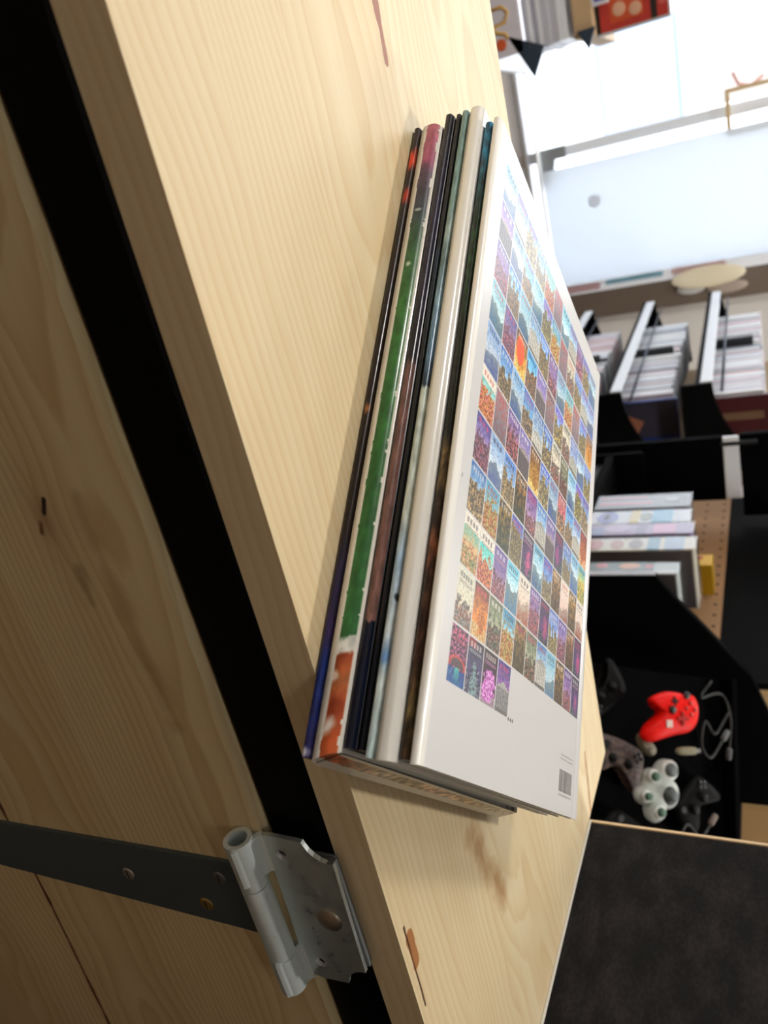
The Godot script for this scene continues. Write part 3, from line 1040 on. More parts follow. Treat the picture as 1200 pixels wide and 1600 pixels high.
# the printed cover, with the pressed joint near its right edge
func front_cover(t: Node3D, l: float, h: float, w1: float) -> void:
	var m := textured(cover_picture(), 0.32)
	m.metallic_specular = 0.52
	var prof := [Vector2(0.0012, h - 0.0008), Vector2(0.0018, h - 0.0002), Vector2(0.0028, h), Vector2(0.0034, h)]
	for p in [[0.2145, 0.0], [0.2155, 0.0], [0.2175, -0.0002], [0.2190, -0.0008], [0.2205, -0.0008], [0.2222, -0.0002], [0.2240, 0.0], [0.2246, 0.0]]:
		prof.append(Vector2(p[0] + 0.010, h + p[1]))
	prof.append_array([Vector2(w1 - 0.0022, h), Vector2(w1 - 0.0016, h), Vector2(w1 - 0.0006, h - 0.0003), Vector2(w1, h - 0.0009), Vector2(w1, h - 0.0014)])
	var st := begin(true)
	for k in prof.size() - 1:
		var a: Vector2 = prof[k]
		var b: Vector2 = prof[k + 1]
		var n := Vector3(0, b.x - a.x, -(b.y - a.y)) + Vector3(0, 0.00001, 0)
		quad(st, Vector3(0, a.y, a.x), Vector3(l, a.y, a.x), Vector3(l, b.y, b.x), Vector3(0, b.y, b.x), n, [Vector2(a.x / w1, 1), Vector2(a.x / w1, 0), Vector2(b.x / w1, 0), Vector2(b.x / w1, 1)])
	st.set_smooth_group(-1)
	var under := h - 0.0014
	for e in [0.0, l]:
		var out := Vector3(-1 if e == 0.0 else 1, 0, 0)
		for k in prof.size() - 1:
			var a: Vector2 = prof[k]
			var b: Vector2 = prof[k + 1]
			var u := Vector2(0.01, 0.01)
			quad(st, Vector3(e, a.y, a.x), Vector3(e, b.y, b.x), Vector3(e, under, b.x), Vector3(e, under, a.x), out, [u, u, u, u])
	var uu := Vector2(0.01, 0.01)
	quad(st, Vector3(0, under, 0.0012), Vector3(l, under, 0.0012), Vector3(l, under, w1), Vector3(0, under, w1), Vector3.DOWN, [uu, uu, uu, uu])
	finish("front_cover", st, m, t)


# ---------------------------------------------------------------- the racks of games
func case_mesh(w: float, h: float, d: float) -> ArrayMesh:
	var st := begin()
	box(st, Vector3(0, 0, 0), Vector3(d, h, w), 0.0012)
	st.generate_normals()
	return st.commit()


func rack_cheek(st: SurfaceTool, front: float, deep: float, rise: float, low: float, th: float, xf: Transform3D) -> void:
	var pts := PackedVector2Array([Vector2(0, low), Vector2(0, front)])
	for k in range(1, 9):
		var a := PI / 2.0 * k / 8.0
		pts.append(Vector2(deep * sin(a) * (0.55 + 0.45 * k / 8.0), front + rise * (1.0 - cos(a)) * (0.75 + 0.25 * k / 8.0)))
	pts.append(Vector2(deep + 0.04, front + rise))
	pts.append(Vector2(deep + 0.04, low))
	prism(st, pts, th, xf)


func wall_rack() -> void:
	# stepped rack along the right wall: its length runs away from the camera
	var at := Vector3(0.80, 0.0, -2.25)
	var along := Vector3(0.038, 0.021, 1.2).normalized()
	var deep := Vector3.UP.cross(along).normalized()
	var b := Basis(deep, along.cross(deep).normalized(), along)
	var t := thing("game_rack", "black stepped rack of three pale-lipped tiers by the far white wall", "rack", at, b)
	var black := mat(rgb(5, 5, 6), 0.7, 0.0, 0.2)
	var lip := mat(rgb(216, 220, 226), 0.45)
	var tiers := [-0.565, -0.30, -0.035]
	for y in tiers:
		box_part("lip", Vector3(-0.004, y - 0.004, -1.18), Vector3(0.004, y + 0.030, -0.012), lip, t, 0.002)
		box_part("shelf", Vector3(0.004, y - 0.02, -1.188), Vector3(0.33, y - 0.004, -0.012), black, t)
		for z in [-1.2, -0.012]:
			var st := begin()
			rack_cheek(st, y + 0.03, 0.25, 0.13, y - 0.06 if z > -0.1 else y - 0.02, 0.012, Transform3D(Basis(), Vector3(0, 0, z)))
			finish("side_cheek", st, black, t)
		box_part("divider", Vector3(0.03, y - 0.004, -0.575), Vector3(0.20, y + 0.145, -0.555), mat(rgb(46, 50, 54), 0.5), t)
		var rod := begin(true)
		tube(rod, [Vector3(0.03, y + 0.055, -1.188), Vector3(0.03, y + 0.055, -0.012)], [0.004], 8)
		finish("rod", rod, mat(rgb(34, 44, 60), 0.4, 0.5), t)
	box_part("back_panel", Vector3(0.33, -0.88, -1.2), Vector3(0.345, 0.20, 0.0), mat(rgb(150, 126, 96), 0.7), t)
	for z in [-1.18, -0.04]:
		box_part("leg", Vector3(0.24, -0.89, z - 0.015), Vector3(0.28, -0.57, z + 0.015), black, t)
	# the games on it, one by one
	var rng := RandomNumberGenerator.new()
	rng.seed = 90
	var tones := [rgb(226, 230, 234), rgb(206, 212, 222), rgb(234, 236, 238), rgb(188, 196, 208), rgb(214, 206, 214), rgb(120, 126, 138), rgb(226, 196, 198)]
	var shapes := [case_mesh(0.0135, 0.175, 0.13), case_mesh(0.0135, 0.168, 0.13), case_mesh(0.0135, 0.178, 0.135)]
	var names := ["lowest tier", "middle tier", "top tier"]
	for k in 3:
		for half in 2:
			var z: float = -0.10 if half == 0 else -0.59
			var stop: float = -0.55 if half == 0 else -0.98
			if k == 2:
				z = -0.05 if half == 0 else z
			while z - 0.015 > stop:
				var o := MeshInstance3D.new()
				o.name = numbered("game_case")
				o.mesh = shapes[rng.randi() % 3]
				var pick := rng.randi() % 12
				o.material_override = mat(tones[pick % 5 if pick < 10 else 5 + pick % 2], 0.35)
				add_child(o)
				var p := Vector3(0.05 + rng.randf_range(0.0, 0.006), tiers[k] - 0.0035, z - 0.0145)
				o.transform = Transform3D(b, at + b * p)
				var side := "nearer half" if half == 0 else "farther half"
				var look: String = ["white", "pale blue grey", "bright white", "grey blue", "pale mauve"][pick % 5] if pick < 10 else ["dark grey", "pale pink"][pick % 2]
				tag(o, "%s game case upright in the %s of the rack's %s" % [look, side, names[k]], "game case", "%s cases in the %s of the %s" % [look, side, names[k]])
				z -= 0.0152
	var mar := begin()
	box(mar, Vector3(0, 0, 0), Vector3(0.135, 0.19, 0.014), 0.0012)
	var mc := finish("game_case", mar, mat(rgb(70, 24, 28), 0.35))
	mc.transform = Transform3D(b, at + b * Vector3(0.06, tiers[2] - 0.0035, -0.040))
	tag(mc, "dark maroon game case with a tan stripe at the near end of the top tier", "game case")
	box_part("printed_stripe", Vector3(0.05, 0.03, 0.014), Vector3(0.075, 0.17, 0.0146), mat(rgb(112, 84, 62), 0.4), mc, 0.0)
	# facing the camera at the near end of the middle tier
	var st := begin()
	box(st, Vector3(0, 0, 0), Vector3(0.135, 0.19, 0.014), 0.0012)
	var front := finish("game_case", st, mat(rgb(30, 52, 120), 0.3))
	front.transform = Transform3D(b, at + b * Vector3(0.06, tiers[1] - 0.0035, -0.085))
	tag(front, "dark blue edged game case with its cover facing out, middle tier", "game case")
	var pic := begin()
	box(pic, Vector3(0.004, 0.004, 0.014), Vector3(0.126, 0.186, 0.0146), 0.0)
	finish("cover_print", pic, mat(rgb(52, 50, 62), 0.35), front)
	var low := begin()
	prism(low, PackedVector2Array([Vector2(0.03, 0.006), Vector2(0.124, 0.006), Vector2(0.112, 0.06), Vector2(0.07, 0.085), Vector2(0.05, 0.05)]), 0.0008, Transform3D(Basis(), Vector3(0, 0, 0.0143)))
	finish("printed_figure", low, mat(rgb(150, 96, 72), 0.4), front)


func boxed_game(label: String, at: Vector3, size: Vector3, tone: Color, stripes: Array, sleeve := true) -> void:
	# a carton game box: its narrow side faces the aisle (-x)
	var t := thing("boxed_game", label, "game box", at, Basis(), "boxed games on the near rack")
	box_part("carton", Vector3.ZERO, size, mat(tone.darkened(0.22), 0.4), t, 0.0012)
	for s in stripes:
		# [z0, z1, y0, y1, colour] as shares of the spine
		var st := begin()
		var blob: bool = s.size() > 5
		var z0: float = s[0] * size.z
		var z1: float = s[1] * size.z
		var y0: float = s[2] * size.y
		var y1: float = s[3] * size.y
		if blob:
			var ring := PackedVector2Array()
			for k in 14:
				ring.append(Vector2((z0 + z1) / 2.0 + cos(TAU * k / 14) * (z1 - z0) / 2.0, (y0 + y1) / 2.0 + sin(TAU * k / 14) * (y1 - y0) / 2.0))
			prism(st, ring, 0.0012, Transform3D(Basis(Vector3(0, 0, 1), Vector3.UP, Vector3(-1, 0, 0)), Vector3(-0.0002, 0, 0)))
		else:
			box(st, Vector3(-0.0008, y0, z0), Vector3(0.0002, y1, z1), 0.0)
		finish("spine_print", st, mat((s[4] as Color).darkened(0.2), 0.4), t)
	box_part("side_print", Vector3(0.002, 0.004, size.z), Vector3(size.x - 0.002, size.y - 0.004, size.z + 0.0005), mat(rgb(58, 44, 44), 0.5), t, 0.0)
	if sleeve:
		var clear := StandardMaterial3D.new()
		clear.albedo_color = Color(0.9, 0.92, 0.95, 0.04)
		clear.transparency = BaseMaterial3D.TRANSPARENCY_ALPHA
		clear.roughness = 0.1
		box_part("clear_sleeve", Vector3(-0.002, -0.0005, -0.001), size + Vector3(0.002, 0.004, 0.001), clear, t, 0.001)


func near_rack() -> void:
	var t := thing("display_rack", "black display rack with a curved side cheek and pegboard back behind the books", "rack", Vector3(0.80, -0.9, -1.105))
	var black := mat(rgb(5, 5, 6), 0.8, 0.0, 0.15)
	var pts := PackedVector2Array([Vector2(0, 0), Vector2(0, 0.857), Vector2(0.02, 0.868), Vector2(0.045, 0.884), Vector2(0.095, 0.922), Vector2(0.136, 0.951), Vector2(0.16, 0.967), Vector2(0.215, 1.005), Vector2(0.29, 1.03), Vector2(0.40, 1.04), Vector2(0.52, 1.04), Vector2(0.52, 0)])
	var st := begin()
	prism(st, pts, 0.012)
	finish("side_cheek", st, black, t)
	box_part("front_edge", Vector3(-0.0025, 0.0, -0.001), Vector3(0.0, 0.857, 0.013), mat(rgb(178, 182, 190), 0.5), t, 0.0005)
	box_part("shelf", Vector3(0.0, 0.672, -0.60), Vector3(0.24, 0.69, 0.0), black, t)
	box_part("base", Vector3(0.02, 0.0, -0.60), Vector3(0.24, 0.66, -0.002), mat(rgb(14, 14, 15), 0.6), t)
	var far := begin()
	prism(far, PackedVector2Array([Vector2(0, 0), Vector2(0, 0.76), Vector2(0.22, 0.76), Vector2(0.22, 0)]), 0.012, Transform3D(Basis(), Vector3(0, 0, -0.62)))
	finish("side_cheek", far, black, t)
	# pegboard back, standing slightly askew
	var peg := Node3D.new()
	peg.name = "pegboard"
	t.add_child(peg)
	box_part("board", Vector3(0.23, 0.69, -0.855), Vector3(0.24, 0.944, -0.012), mat(rgb(150, 112, 74), 0.75), peg)
	for r in 6:
		for c in 18:
			var hole := begin()
			disc(hole, Vector3(0.2302, 0.715 + r * 0.043, -0.05 - c * 0.043), 0.004, 0.0006, Vector3.LEFT)
			finish("peg_hole", hole, mat(rgb(30, 22, 16), 0.9), peg)
	box_part("dark_backing", Vector3(0.245, 0.0, -0.855), Vector3(0.26, 1.16, -0.012), mat(rgb(9, 9, 9), 0.8, 0.0, 0.2), t)
	# boxed games standing in it
	var y := -0.2098
	boxed_game("pale-topped game box with green and orange spine nearest the black cheek", Vector3(0.815, y, -1.170), Vector3(0.13, 0.200, 0.046), rgb(196, 208, 206), [[0.0, 0.72, 0.05, 0.78, rgb(52, 84, 66)], [0.1, 0.6, 0.46, 0.66, rgb(222, 140, 52), 1], [0.1, 0.5, 0.24, 0.36, rgb(200, 56, 50), 1], [0.2, 0.6, 0.7, 0.78, rgb(196, 60, 60), 1], [0.76, 0.98, 0.02, 0.98, rgb(232, 236, 236)]])
	boxed_game("cream and blue game box with brown portraits on its spine", Vector3(0.80, y, -1.243), Vector3(0.13, 0.225, 0.052), rgb(226, 218, 196), [[0.0, 1.0, 0.76, 0.92, rgb(150, 178, 206)], [0.0, 1.0, 0.62, 0.72, rgb(46, 140, 170)], [0.1, 0.9, 0.10, 0.24, rgb(190, 88, 66), 1], [0.15, 0.85, 0.30, 0.42, rgb(186, 120, 78), 1], [0.15, 0.85, 0.46, 0.58, rgb(104, 70, 44), 1], [0.0, 1.0, 0.0, 0.06, rgb(60, 110, 160)]])
	boxed_game("purple and pink game box behind the cream portrait box", Vector3(0.805, y, -1.318), Vector3(0.13, 0.215, 0.050), rgb(146, 112, 166), [[0.0, 1.0, 0.50, 0.60, rgb(98, 60, 120)], [0.1, 0.9, 0.66, 0.86, rgb(206, 120, 176)], [0.0, 0.8, 0.2, 0.44, rgb(180, 150, 196), 1], [0.3, 1.0, 0.04, 0.2, rgb(86, 96, 170)]])
	boxed_game("white game box with blue swirl, yellow and cyan spine", Vector3(0.81, y, -1.392), Vector3(0.13, 0.205, 0.060), rgb(214, 220, 232), [[0.05, 0.95, 0.08, 0.3, rgb(70, 84, 190), 1], [0.2, 0.75, 0.14, 0.22, rgb(210, 216, 236), 1], [0.0, 1.0, 0.42, 0.52, rgb(212, 184, 60)], [0.2, 0.8, 0.52, 0.64, rgb(92, 112, 60), 1], [0.0, 1.0, 0.64, 0.84, rgb(38, 160, 206)]])
	boxed_game("dark grey game box with red stripe and small silver emblem", Vector3(0.81, y, -1.475), Vector3(0.13, 0.200, 0.070), rgb(66, 68, 66), [[0.10, 0.28, 0.05, 0.55, rgb(150, 30, 34)], [0.50, 0.72, 0.05, 0.62, rgb(170, 34, 40)], [0.3, 0.6, 0.74, 0.9, rgb(150, 156, 150), 1]])
	var yb := thing("small_carton", "small yellow carton with red stripe behind the boxed games", "carton", Vector3(0.955, -0.209, -1.46))
	box_part("carton", Vector3.ZERO, Vector3(0.10, 0.235, 0.05), mat(rgb(206, 160, 24), 0.5), yb)
	box_part("printed_stripe", Vector3(-0.0006, 0.17, 0.008), Vector3(0.0, 0.215, 0.022), mat(rgb(170, 60, 30), 0.5), yb, 0.0)


func games_by_window() -> void:
	# the end of another shelf, left of the window post
	var t := thing("window_shelf", "pale wooden shelf end with black pointed bracket near the window", "shelf", Vector3(-0.2, 0.0, -2.4))
	var wood_m := mat(rgb(188, 160, 122), 0.6)
	box_part("board", Vector3(-1.2, -0.307, -0.40), Vector3(-0.003, -0.252, 0.0), wood_m, t, 0.002)
	box_part("tray", Vector3(-1.2, -0.567, -0.42), Vector3(0.01, -0.547, 0.01), mat(rgb(228, 232, 238), 0.4), t, 0.003)
	var cheek := mat(rgb(34, 52, 70), 0.5)
	for p in [[Vector2(-0.062, -0.492), Vector2(-0.012, -0.39), Vector2(0.062, -0.43)], [Vector2(-0.02, -0.246), Vector2(-0.02, -0.296), Vector2(0.033, -0.268)]]:
		var st := begin()
		prism(st, PackedVector2Array(p), 0.012, Transform3D(Basis(), Vector3(0, 0, 0.004)))
		finish("bracket", st, cheek, t)
	box_part("post", Vector3(-1.2, -0.9, -0.42), Vector3(-1.16, 0.2, -0.38), wood_m, t)
	box_part("post", Vector3(-0.34, -0.9, -0.41), Vector3(-0.31, -0.567, -0.38), wood_m, t)
	# games lying flat in two piles
	var rng := RandomNumberGenerator.new()
	rng.seed = 12
	var tones := [rgb(222, 226, 232), rgb(190, 192, 204), rgb(236, 238, 242), rgb(160, 162, 176), rgb(206, 210, 220)]
	for pile in 2:
		var y := -0.4475 if pile == 0 else -0.5465
		for k in 14:
			if y > -0.325:
				break
			var o := MeshInstance3D.new()
			o.name = numbered("game_case")
			var st := begin()
			box(st, Vector3.ZERO, Vector3(0.135 if pile == 0 else 0.10, 0.0135, 0.19), 0.0012)
			st.generate_normals()
			o.mesh = st.commit()
			o.material_override = mat(tones[rng.randi() % 5], 0.35)
			add_child(o)
			o.position = Vector3(-0.345 + rng.randf_range(-0.003, 0.003) if pile == 0 else -0.49, y, -2.40 - 0.19 + rng.randf_range(-0.008, 0.0))
			var where := "pile by the bracket" if pile == 0 else "pile farther inside"
			var order: String = ["lowest", "second from the bottom", "third from the bottom", "fourth from the bottom", "fifth from the bottom", "sixth from the bottom", "seventh from the bottom", "eighth from the bottom", "ninth from the bottom", "tenth from the bottom", "eleventh from the bottom", "twelfth from the bottom", "thirteenth from the bottom", "topmost"][k]
			tag(o, "pale flat game case, %s in the %s" % [order, where], "game case", "flat game cases in the %s" % where)
			y += 0.0138
	# the case whose cover faces out: yellow squiggle and orange blob on white
	var f := thing("game_case", "white game case with yellow squiggle and orange blob, below the flat pile", "game case", Vector3(-0.367, -0.5468, -2.398))
	box_part("case", Vector3.ZERO, Vector3(0.155, 0.098, 0.014), mat(rgb(206, 204, 214), 0.35), f, 0.002)
	var sq := begin(true)
	tube(sq, [Vector3(0.03, 0.012, 0.0155), Vector3(0.028, 0.05, 0.0155), Vector3(0.045, 0.066, 0.0155), Vector3(0.068, 0.054, 0.0155), Vector3(0.072, 0.022, 0.0155), Vector3(0.088, 0.024, 0.0155), Vector3(0.098, 0.052, 0.0155), Vector3(0.112, 0.056, 0.0155)], [0.004], 8)
	finish("squiggle", sq, mat(rgb(206, 160, 60), 0.5), f)
	var blob := begin(true)
	disc(blob, Vector3(0.122, 0.034, 0.014), 0.016, 0.0012)
	finish("printed_blob", blob, mat(rgb(196, 84, 40), 0.5), f)
	# the red case standing on the board
	var r := thing("game_case", "red game case with two pale round portraits standing on the wooden shelf", "game case", Vector3(-0.34, -0.2515, -2.46))
	box_part("case", Vector3.ZERO, Vector3(0.145, 0.20, 0.016), mat(rgb(186, 188, 188), 0.35), r, 0.002)
	box_part("cover_print", Vector3(0.0, 0.0, 0.016), Vector3(0.138, 0.194, 0.0165), mat(rgb(176, 50, 42), 0.4), r, 0.0)
	box_part("print_band", Vector3(0.0, 0.148, 0.0165), Vector3(0.138, 0.165, 0.0169), mat(rgb(26, 22, 24), 0.4), r, 0.0)
	box_part("print_band", Vector3(0.0, 0.0, 0.0165), Vector3(0.138, 0.012, 0.0169), mat(rgb(30, 20, 20), 0.4), r, 0.0)
	box_part("print_ground", Vector3(0.0, 0.04, 0.0165), Vector3(0.12, 0.13, 0.0168), mat(rgb(192, 78, 40), 0.4), r, 0.0)
	for p in [[0.09, 0.065, 0.018], [0.10, 0.108, 0.017], [0.05, 0.10, 0.018]]:
		var st := begin(true)
		disc(st, Vector3(p[0], p[1], 0.0166), p[2], 0.0008)
		finish("printed_portrait", st, mat(rgb(206, 160, 130), 0.5), r)
	var ring := begin(true)
	disc(ring, Vector3(0.10, 0.179, 0.0163), 0.010, 0.0008)
	finish("printed_seal", ring, mat(rgb(200, 90, 84), 0.5), r)
	var w := thing("game_case", "white game case with a blue square beside the red case", "game case", Vector3(-0.40, -0.2515, -2.42))
	box_part("case", Vector3.ZERO, Vector3(0.13, 0.045, 0.02), mat(rgb(214, 214, 222), 0.4), w, 0.002)
	box_part("printed_square", Vector3(0.06, 0.008, 0.02), Vector3(0.122, 0.036, 0.0206), mat(rgb(60, 70, 170), 0.4), w, 0.0)


func controllers() -> void:
	# sloping black tray at the end of the cabinet, full of controllers and leads
	var n := Vector3(-0.46, 0.714, 0.525).normalized()
	var right := Vector3.UP.cross(n).normalized()
	var up := n.cross(right).normalized()
	var tb := Basis(right, up, n)
	var c := Vector3(1.02, -0.050, -0.86)
	var t := thing("sloping_tray", "black sloping tray beyond the cabinet holding loose controllers", "tray", c - n * 0.03, tb)
	var black := mat(rgb(5, 5, 6), 0.9, 0.0, 0.15)
	box_part("bed", Vector3(-0.15, -0.22, -0.012), Vector3(0.36, 0.19, 0.0), black, t, 0.002)
	box_part("ledge", Vector3(-0.15, 0.178, 0.0), Vector3(0.36, 0.19, 0.03), black, t, 0.002)
	box_part("leg", Vector3(-0.14, -0.05, -0.30), Vector3(-0.10, -0.01, -0.012), black, t, 0.002)
	box_part("leg", Vector3(0.30, -0.05, -0.30), Vector3(0.34, -0.01, -0.012), black, t, 0.002)
	# red controller
	var rx := Vector3(0.4009, 0.7011, -0.5897)
	var ry := Vector3(-0.8024, -0.0418, -0.5953)
	var rb := Basis(rx, ry, rx.cross(ry)).orthonormalized()
	var red := thing("game_controller", "bright red game controller with a pale sticker on its grip", "game controller", Vector3(0.9444, -0.0129, -0.8814), rb)
	var outline := smooth_loop([Vector2(-57, -33), Vector2(-43, -42), Vector2(-21, -38), Vector2(4, -32), Vector2(30, -28), Vector2(45, -20), Vector2(54, -6), Vector2(57, 15), Vector2(48, 33), Vector2(30, 34), Vector2(20, 37), Vector2(-6, 38), Vector2(-34, 28), Vector2(-33, 17), Vector2(-22, 11), Vector2(-24, 0), Vector2(-47, -17)], 0.001)
	var body := begin(true)
	pillow(body, outline, 0.016, 0.018)
	finish("body", body, mat(rgb(236, 16, 6), 0.5, 0.0, 0.3), red)
	var dark := mat(rgb(24, 8, 8), 0.4)
	for p in [[-5, 10, 6.5, 7.0], [27, 33, 6.0, 3.0]]:
		var st := begin(true)
		disc(st, Vector3(p[0], p[1], 13.0) * 0.001, p[2] * 0.001, p[3] * 0.001)
		finish("thumb_stick" if p[0] < 0 else "shoulder_button", st, dark, red)
	var cross := begin()
	box(cross, Vector3(-0.005, 0.0215, 0.010), Vector3(0.009, 0.0255, 0.0165), 0.0006)
	box(cross, Vector3(0.0, 0.0165, 0.010), Vector3(0.004, 0.0305, 0.0163), 0.0006)
	finish("menu_cross", cross, dark, red)
	var pad := begin()
	box(pad, Vector3(0.003, -0.007, 0.013), Vector3(0.025, -0.001, 0.0190), 0.0008)
	box(pad, Vector3(0.011, -0.015, 0.013), Vector3(0.017, 0.007, 0.0188), 0.0008)
	finish("direction_pad", pad, mat(rgb(170, 16, 10), 0.45), red)
	for p in [[33, 2], [41, 10], [24, 12], [33, 20]]:
		var st := begin(true)
		disc(st, Vector3(p[0], p[1], 13.0) * 0.001, 0.0036, 0.0035)
		finish("button", st, mat(rgb(190, 20, 12), 0.3), red)
	var stick := begin()
	box(stick, Vector3(-0.018, -0.018, 0.0145), Vector3(-0.006, -0.006, 0.0172), 0.0004)
	finish("sticker", stick, mat(rgb(226, 200, 190), 0.6), red)
	# clear controller
	var cb := Basis(Vector3(0.429, 0.6947, -0.5774), Vector3(-0.7632, -0.0632, -0.643), Vector3(-0.4832, 0.7165, 0.5031)).orthonormalized()
	var cl := thing("game_controller", "clear see-through game controller with grey thumb sticks and green board", "game controller", Vector3(1.0321, -0.0297, -0.8011), cb)
	# lobed outline: the farthest reach of a few circles in every direction
	var lobes := [[15, 32, 17], [-14, 21, 14], [-31, -7, 14], [-10, -32, 17], [13, -4, 25], [-6, 0, 27]]
	var co := []
	for k in 64:
		var dir := Vector2.from_angle(TAU * k / 64)
		var far := 5.0
		for q in lobes:
			var m := Vector2(q[0], q[1])
			var along := m.dot(dir)
			var off := m.length_squared() - along * along
			if off < q[2] * q[2]:
				far = maxf(far, along + sqrt(q[2] * q[2] - off))
		co.append(dir * far * 0.001)
	var shell := begin(true)
	pillow(shell, co, 0.014, 0.016)
	var milky := StandardMaterial3D.new()
	milky.albedo_color = Color(0.90, 0.93, 0.91, 0.62)
	milky.transparency = BaseMaterial3D.TRANSPARENCY_ALPHA
	milky.roughness = 0.3
	milky.clearcoat_enabled = true
	milky.clearcoat = 0.8
	finish("shell", shell, milky, cl)
	var inner := []
	for p in co:
		inner.append(p * 0.72)
	var board := begin()
	pillow(board, inner, 0.003, 0.006)
	finish("circuit_board", board, mat(rgb(70, 120, 88), 0.5), cl)
	for p in [[16, 32, 12, 8], [12, -7, 11, 12], [-15, 22, 8, 8], [-31, -8, 7, 8], [-8, -32, 8, 7]]:
		var well := begin(true)
		disc(well, Vector3(p[0], p[1], 8.0) * 0.001, p[2] * 0.00135, 0.0066)
		finish("stick_well", well, mat(rgb(226, 230, 226) if p[3] < 12 else rgb(40, 44, 42), 0.4), cl)
		var st := begin(true)
		disc(st, Vector3(p[0], p[1], 13.0) * 0.001, p[2] * 0.0009, p[3] * 0.001)
		finish("thumb_stick" if p[2] > 9 else "button", st, mat(rgb(92, 100, 102) if p[2] > 9 else rgb(70, 104, 86), 0.5), cl)
	# mottled, black and small grey controllers around them
	var spots := [
		[Vector2(0.005, -0.056), 75.0, 0.80, rgb(104, 86, 80), "mottled brown camouflage game controller half hidden behind the clear one", true],
		[Vector2(-0.100, -0.085), -50.0, 0.72, rgb(5, 5, 6), "black game controller at the left of the tray behind the pine top", false],
		[Vector2(0.065, 0.098), 140.0, 0.70, rgb(4, 4, 5), "black game controller lying above the clear one", false],
		[Vector2(0.125, -0.035), 60.0, 0.75, rgb(7, 7, 8), "dark game controller lowest in the tray next to the pale board edge", false],
	]
	for s in spots:
		var o := thing("game_controller", s[4], "game controller", c - n * 0.012 + tb * Vector3(s[0].x, s[0].y, 0.0), tb * Basis(Vector3(0, 0, 1), deg_to_rad(s[1])))
		var pad_shape := smooth_loop([Vector2(-70, -45), Vector2(-56, -52), Vector2(-34, -22), Vector2(0, -16), Vector2(34, -22), Vector2(56, -52), Vector2(70, -45), Vector2(68, 0), Vector2(56, 32), Vector2(26, 40), Vector2(-26, 40), Vector2(-56, 32), Vector2(-68, 0)], 0.001 * s[2])
		var st := begin(true)
		pillow(st, pad_shape, 0.014, 0.014)
		var m: Material = mat(s[3], 0.55, 0.0, 0.25)
		if s[5]:
			var cm := textured(speckle(128, 128, rgb(58, 50, 50), rgb(150, 122, 112), 1.0, 71, 9.0, 9.0), 0.6)
			cm.uv1_triplanar = true
			cm.uv1_scale = Vector3(9, 9, 9)
			m = cm
		finish("body", st, m, o)
		for p in [[-20, -4], [20, -4]]:
			var k := begin(true)
			disc(k, Vector3(p[0] * 0.001 * s[2], p[1] * 0.001 * s[2], 0.012), 0.0075, 0.008)
			finish("thumb_stick", k, mat(rgb(14, 14, 16), 0.5, 0.0, 0.3), o)
		for p in [[42, 8], [50, 16], [34, 16], [42, 24]]:
			var k := begin(true)
			disc(k, Vector3(p[0] * 0.001 * s[2], p[1] * 0.001 * s[2], 0.010), 0.0034, 0.005)
			finish("button", k, mat(rgb(34, 34, 38), 0.4), o)
		var dp := begin()
		box(dp, Vector3(-0.046, 0.010, 0.008) * s[2], Vector3(-0.036, 0.026, 0.021) * s[2], 0.0006)
		box(dp, Vector3(-0.049, 0.013, 0.008) * s[2], Vector3(-0.033, 0.023, 0.0205) * s[2], 0.0006)
		finish("direction_pad", dp, mat(rgb(16, 16, 18), 0.5), o)
	# leads and their plugs
	var lead_m := mat(rgb(20, 20, 22), 0.45)
	var leads := [
		["black lead curling beside the red controller", [Vector3(-0.09, 0.165, 0.016), Vector3(-0.05, 0.135, 0.016), Vector3(-0.07, 0.115, 0.016), Vector3(-0.03, 0.105, 0.017), Vector3(-0.01, 0.125, 0.016), Vector3(-0.04, 0.150, 0.016)], rgb(96, 98, 100)],
		["thin dark lead looping along the tray's upper ledge", [Vector3(-0.14, 0.130, 0.016), Vector3(-0.11, 0.105, 0.017), Vector3(-0.12, 0.150, 0.016), Vector3(-0.08, 0.168, 0.017), Vector3(-0.03, 0.165, 0.016)], rgb(70, 72, 76)],
		["grey lead hanging under the clear controller", [Vector3(0.12, 0.060, 0.016), Vector3(0.10, 0.075, 0.017), Vector3(0.12, 0.10, 0.016), Vector3(0.10, 0.12, 0.016)], rgb(120, 104, 96)],
	]
	for l in leads:
		var path := []
		var pts: Array = l[1]
		for i in pts.size() - 1:
			for k in 5:
				path.append((pts[i] as Vector3).cubic_interpolate(pts[i + 1], pts[maxi(i - 1, 0)], pts[mini(i + 2, pts.size() - 1)], k / 5.0))
		path.append(pts[pts.size() - 1])
		var o := thing("controller_lead", l[0], "cable", c - n * 0.012, tb)
		var st := begin(true)
		tube(st, path, [0.0022], 8)
		finish("cable", st, lead_m, o)
		var pl := begin(true)
		var e: Vector3 = path[path.size() - 1]
		var d: Vector3 = (e - path[path.size() - 3]).normalized()
		tube(pl, [e, e + d * 0.004, e + d * 0.018, e + d * 0.022], [0.003, 0.0055, 0.0055, 0.004], 10)
		finish("plug", pl, mat(l[2], 0.5), o)
	var gb := Basis(Vector3(0.4009, 0.7011, -0.5897), Vector3(-0.8024, -0.0418, -0.5953), Vector3(-0.442, 0.7119, 0.5458)).orthonormalized()
	var g := thing("adapter_plug", "grey beige adapter plug between the red and clear controllers", "adapter", Vector3(0.975, -0.048, -0.835), gb)
	var gs := begin(true)
	pillow(gs, smooth_loop([Vector2(-14, 16), Vector2(-6, 22), Vector2(16, 2), Vector2(18, -10), Vector2(6, -14), Vector2(-10, 2)], 0.001), 0.010, 0.010)
	finish("body", gs, mat(rgb(128, 122, 104), 0.6), g)
	var gk := begin(true)
	disc(gk, Vector3(0.004, -0.004, 0.009), 0.005, 0.002)
	finish("knob", gk, mat(rgb(112, 106, 90), 0.6), g)
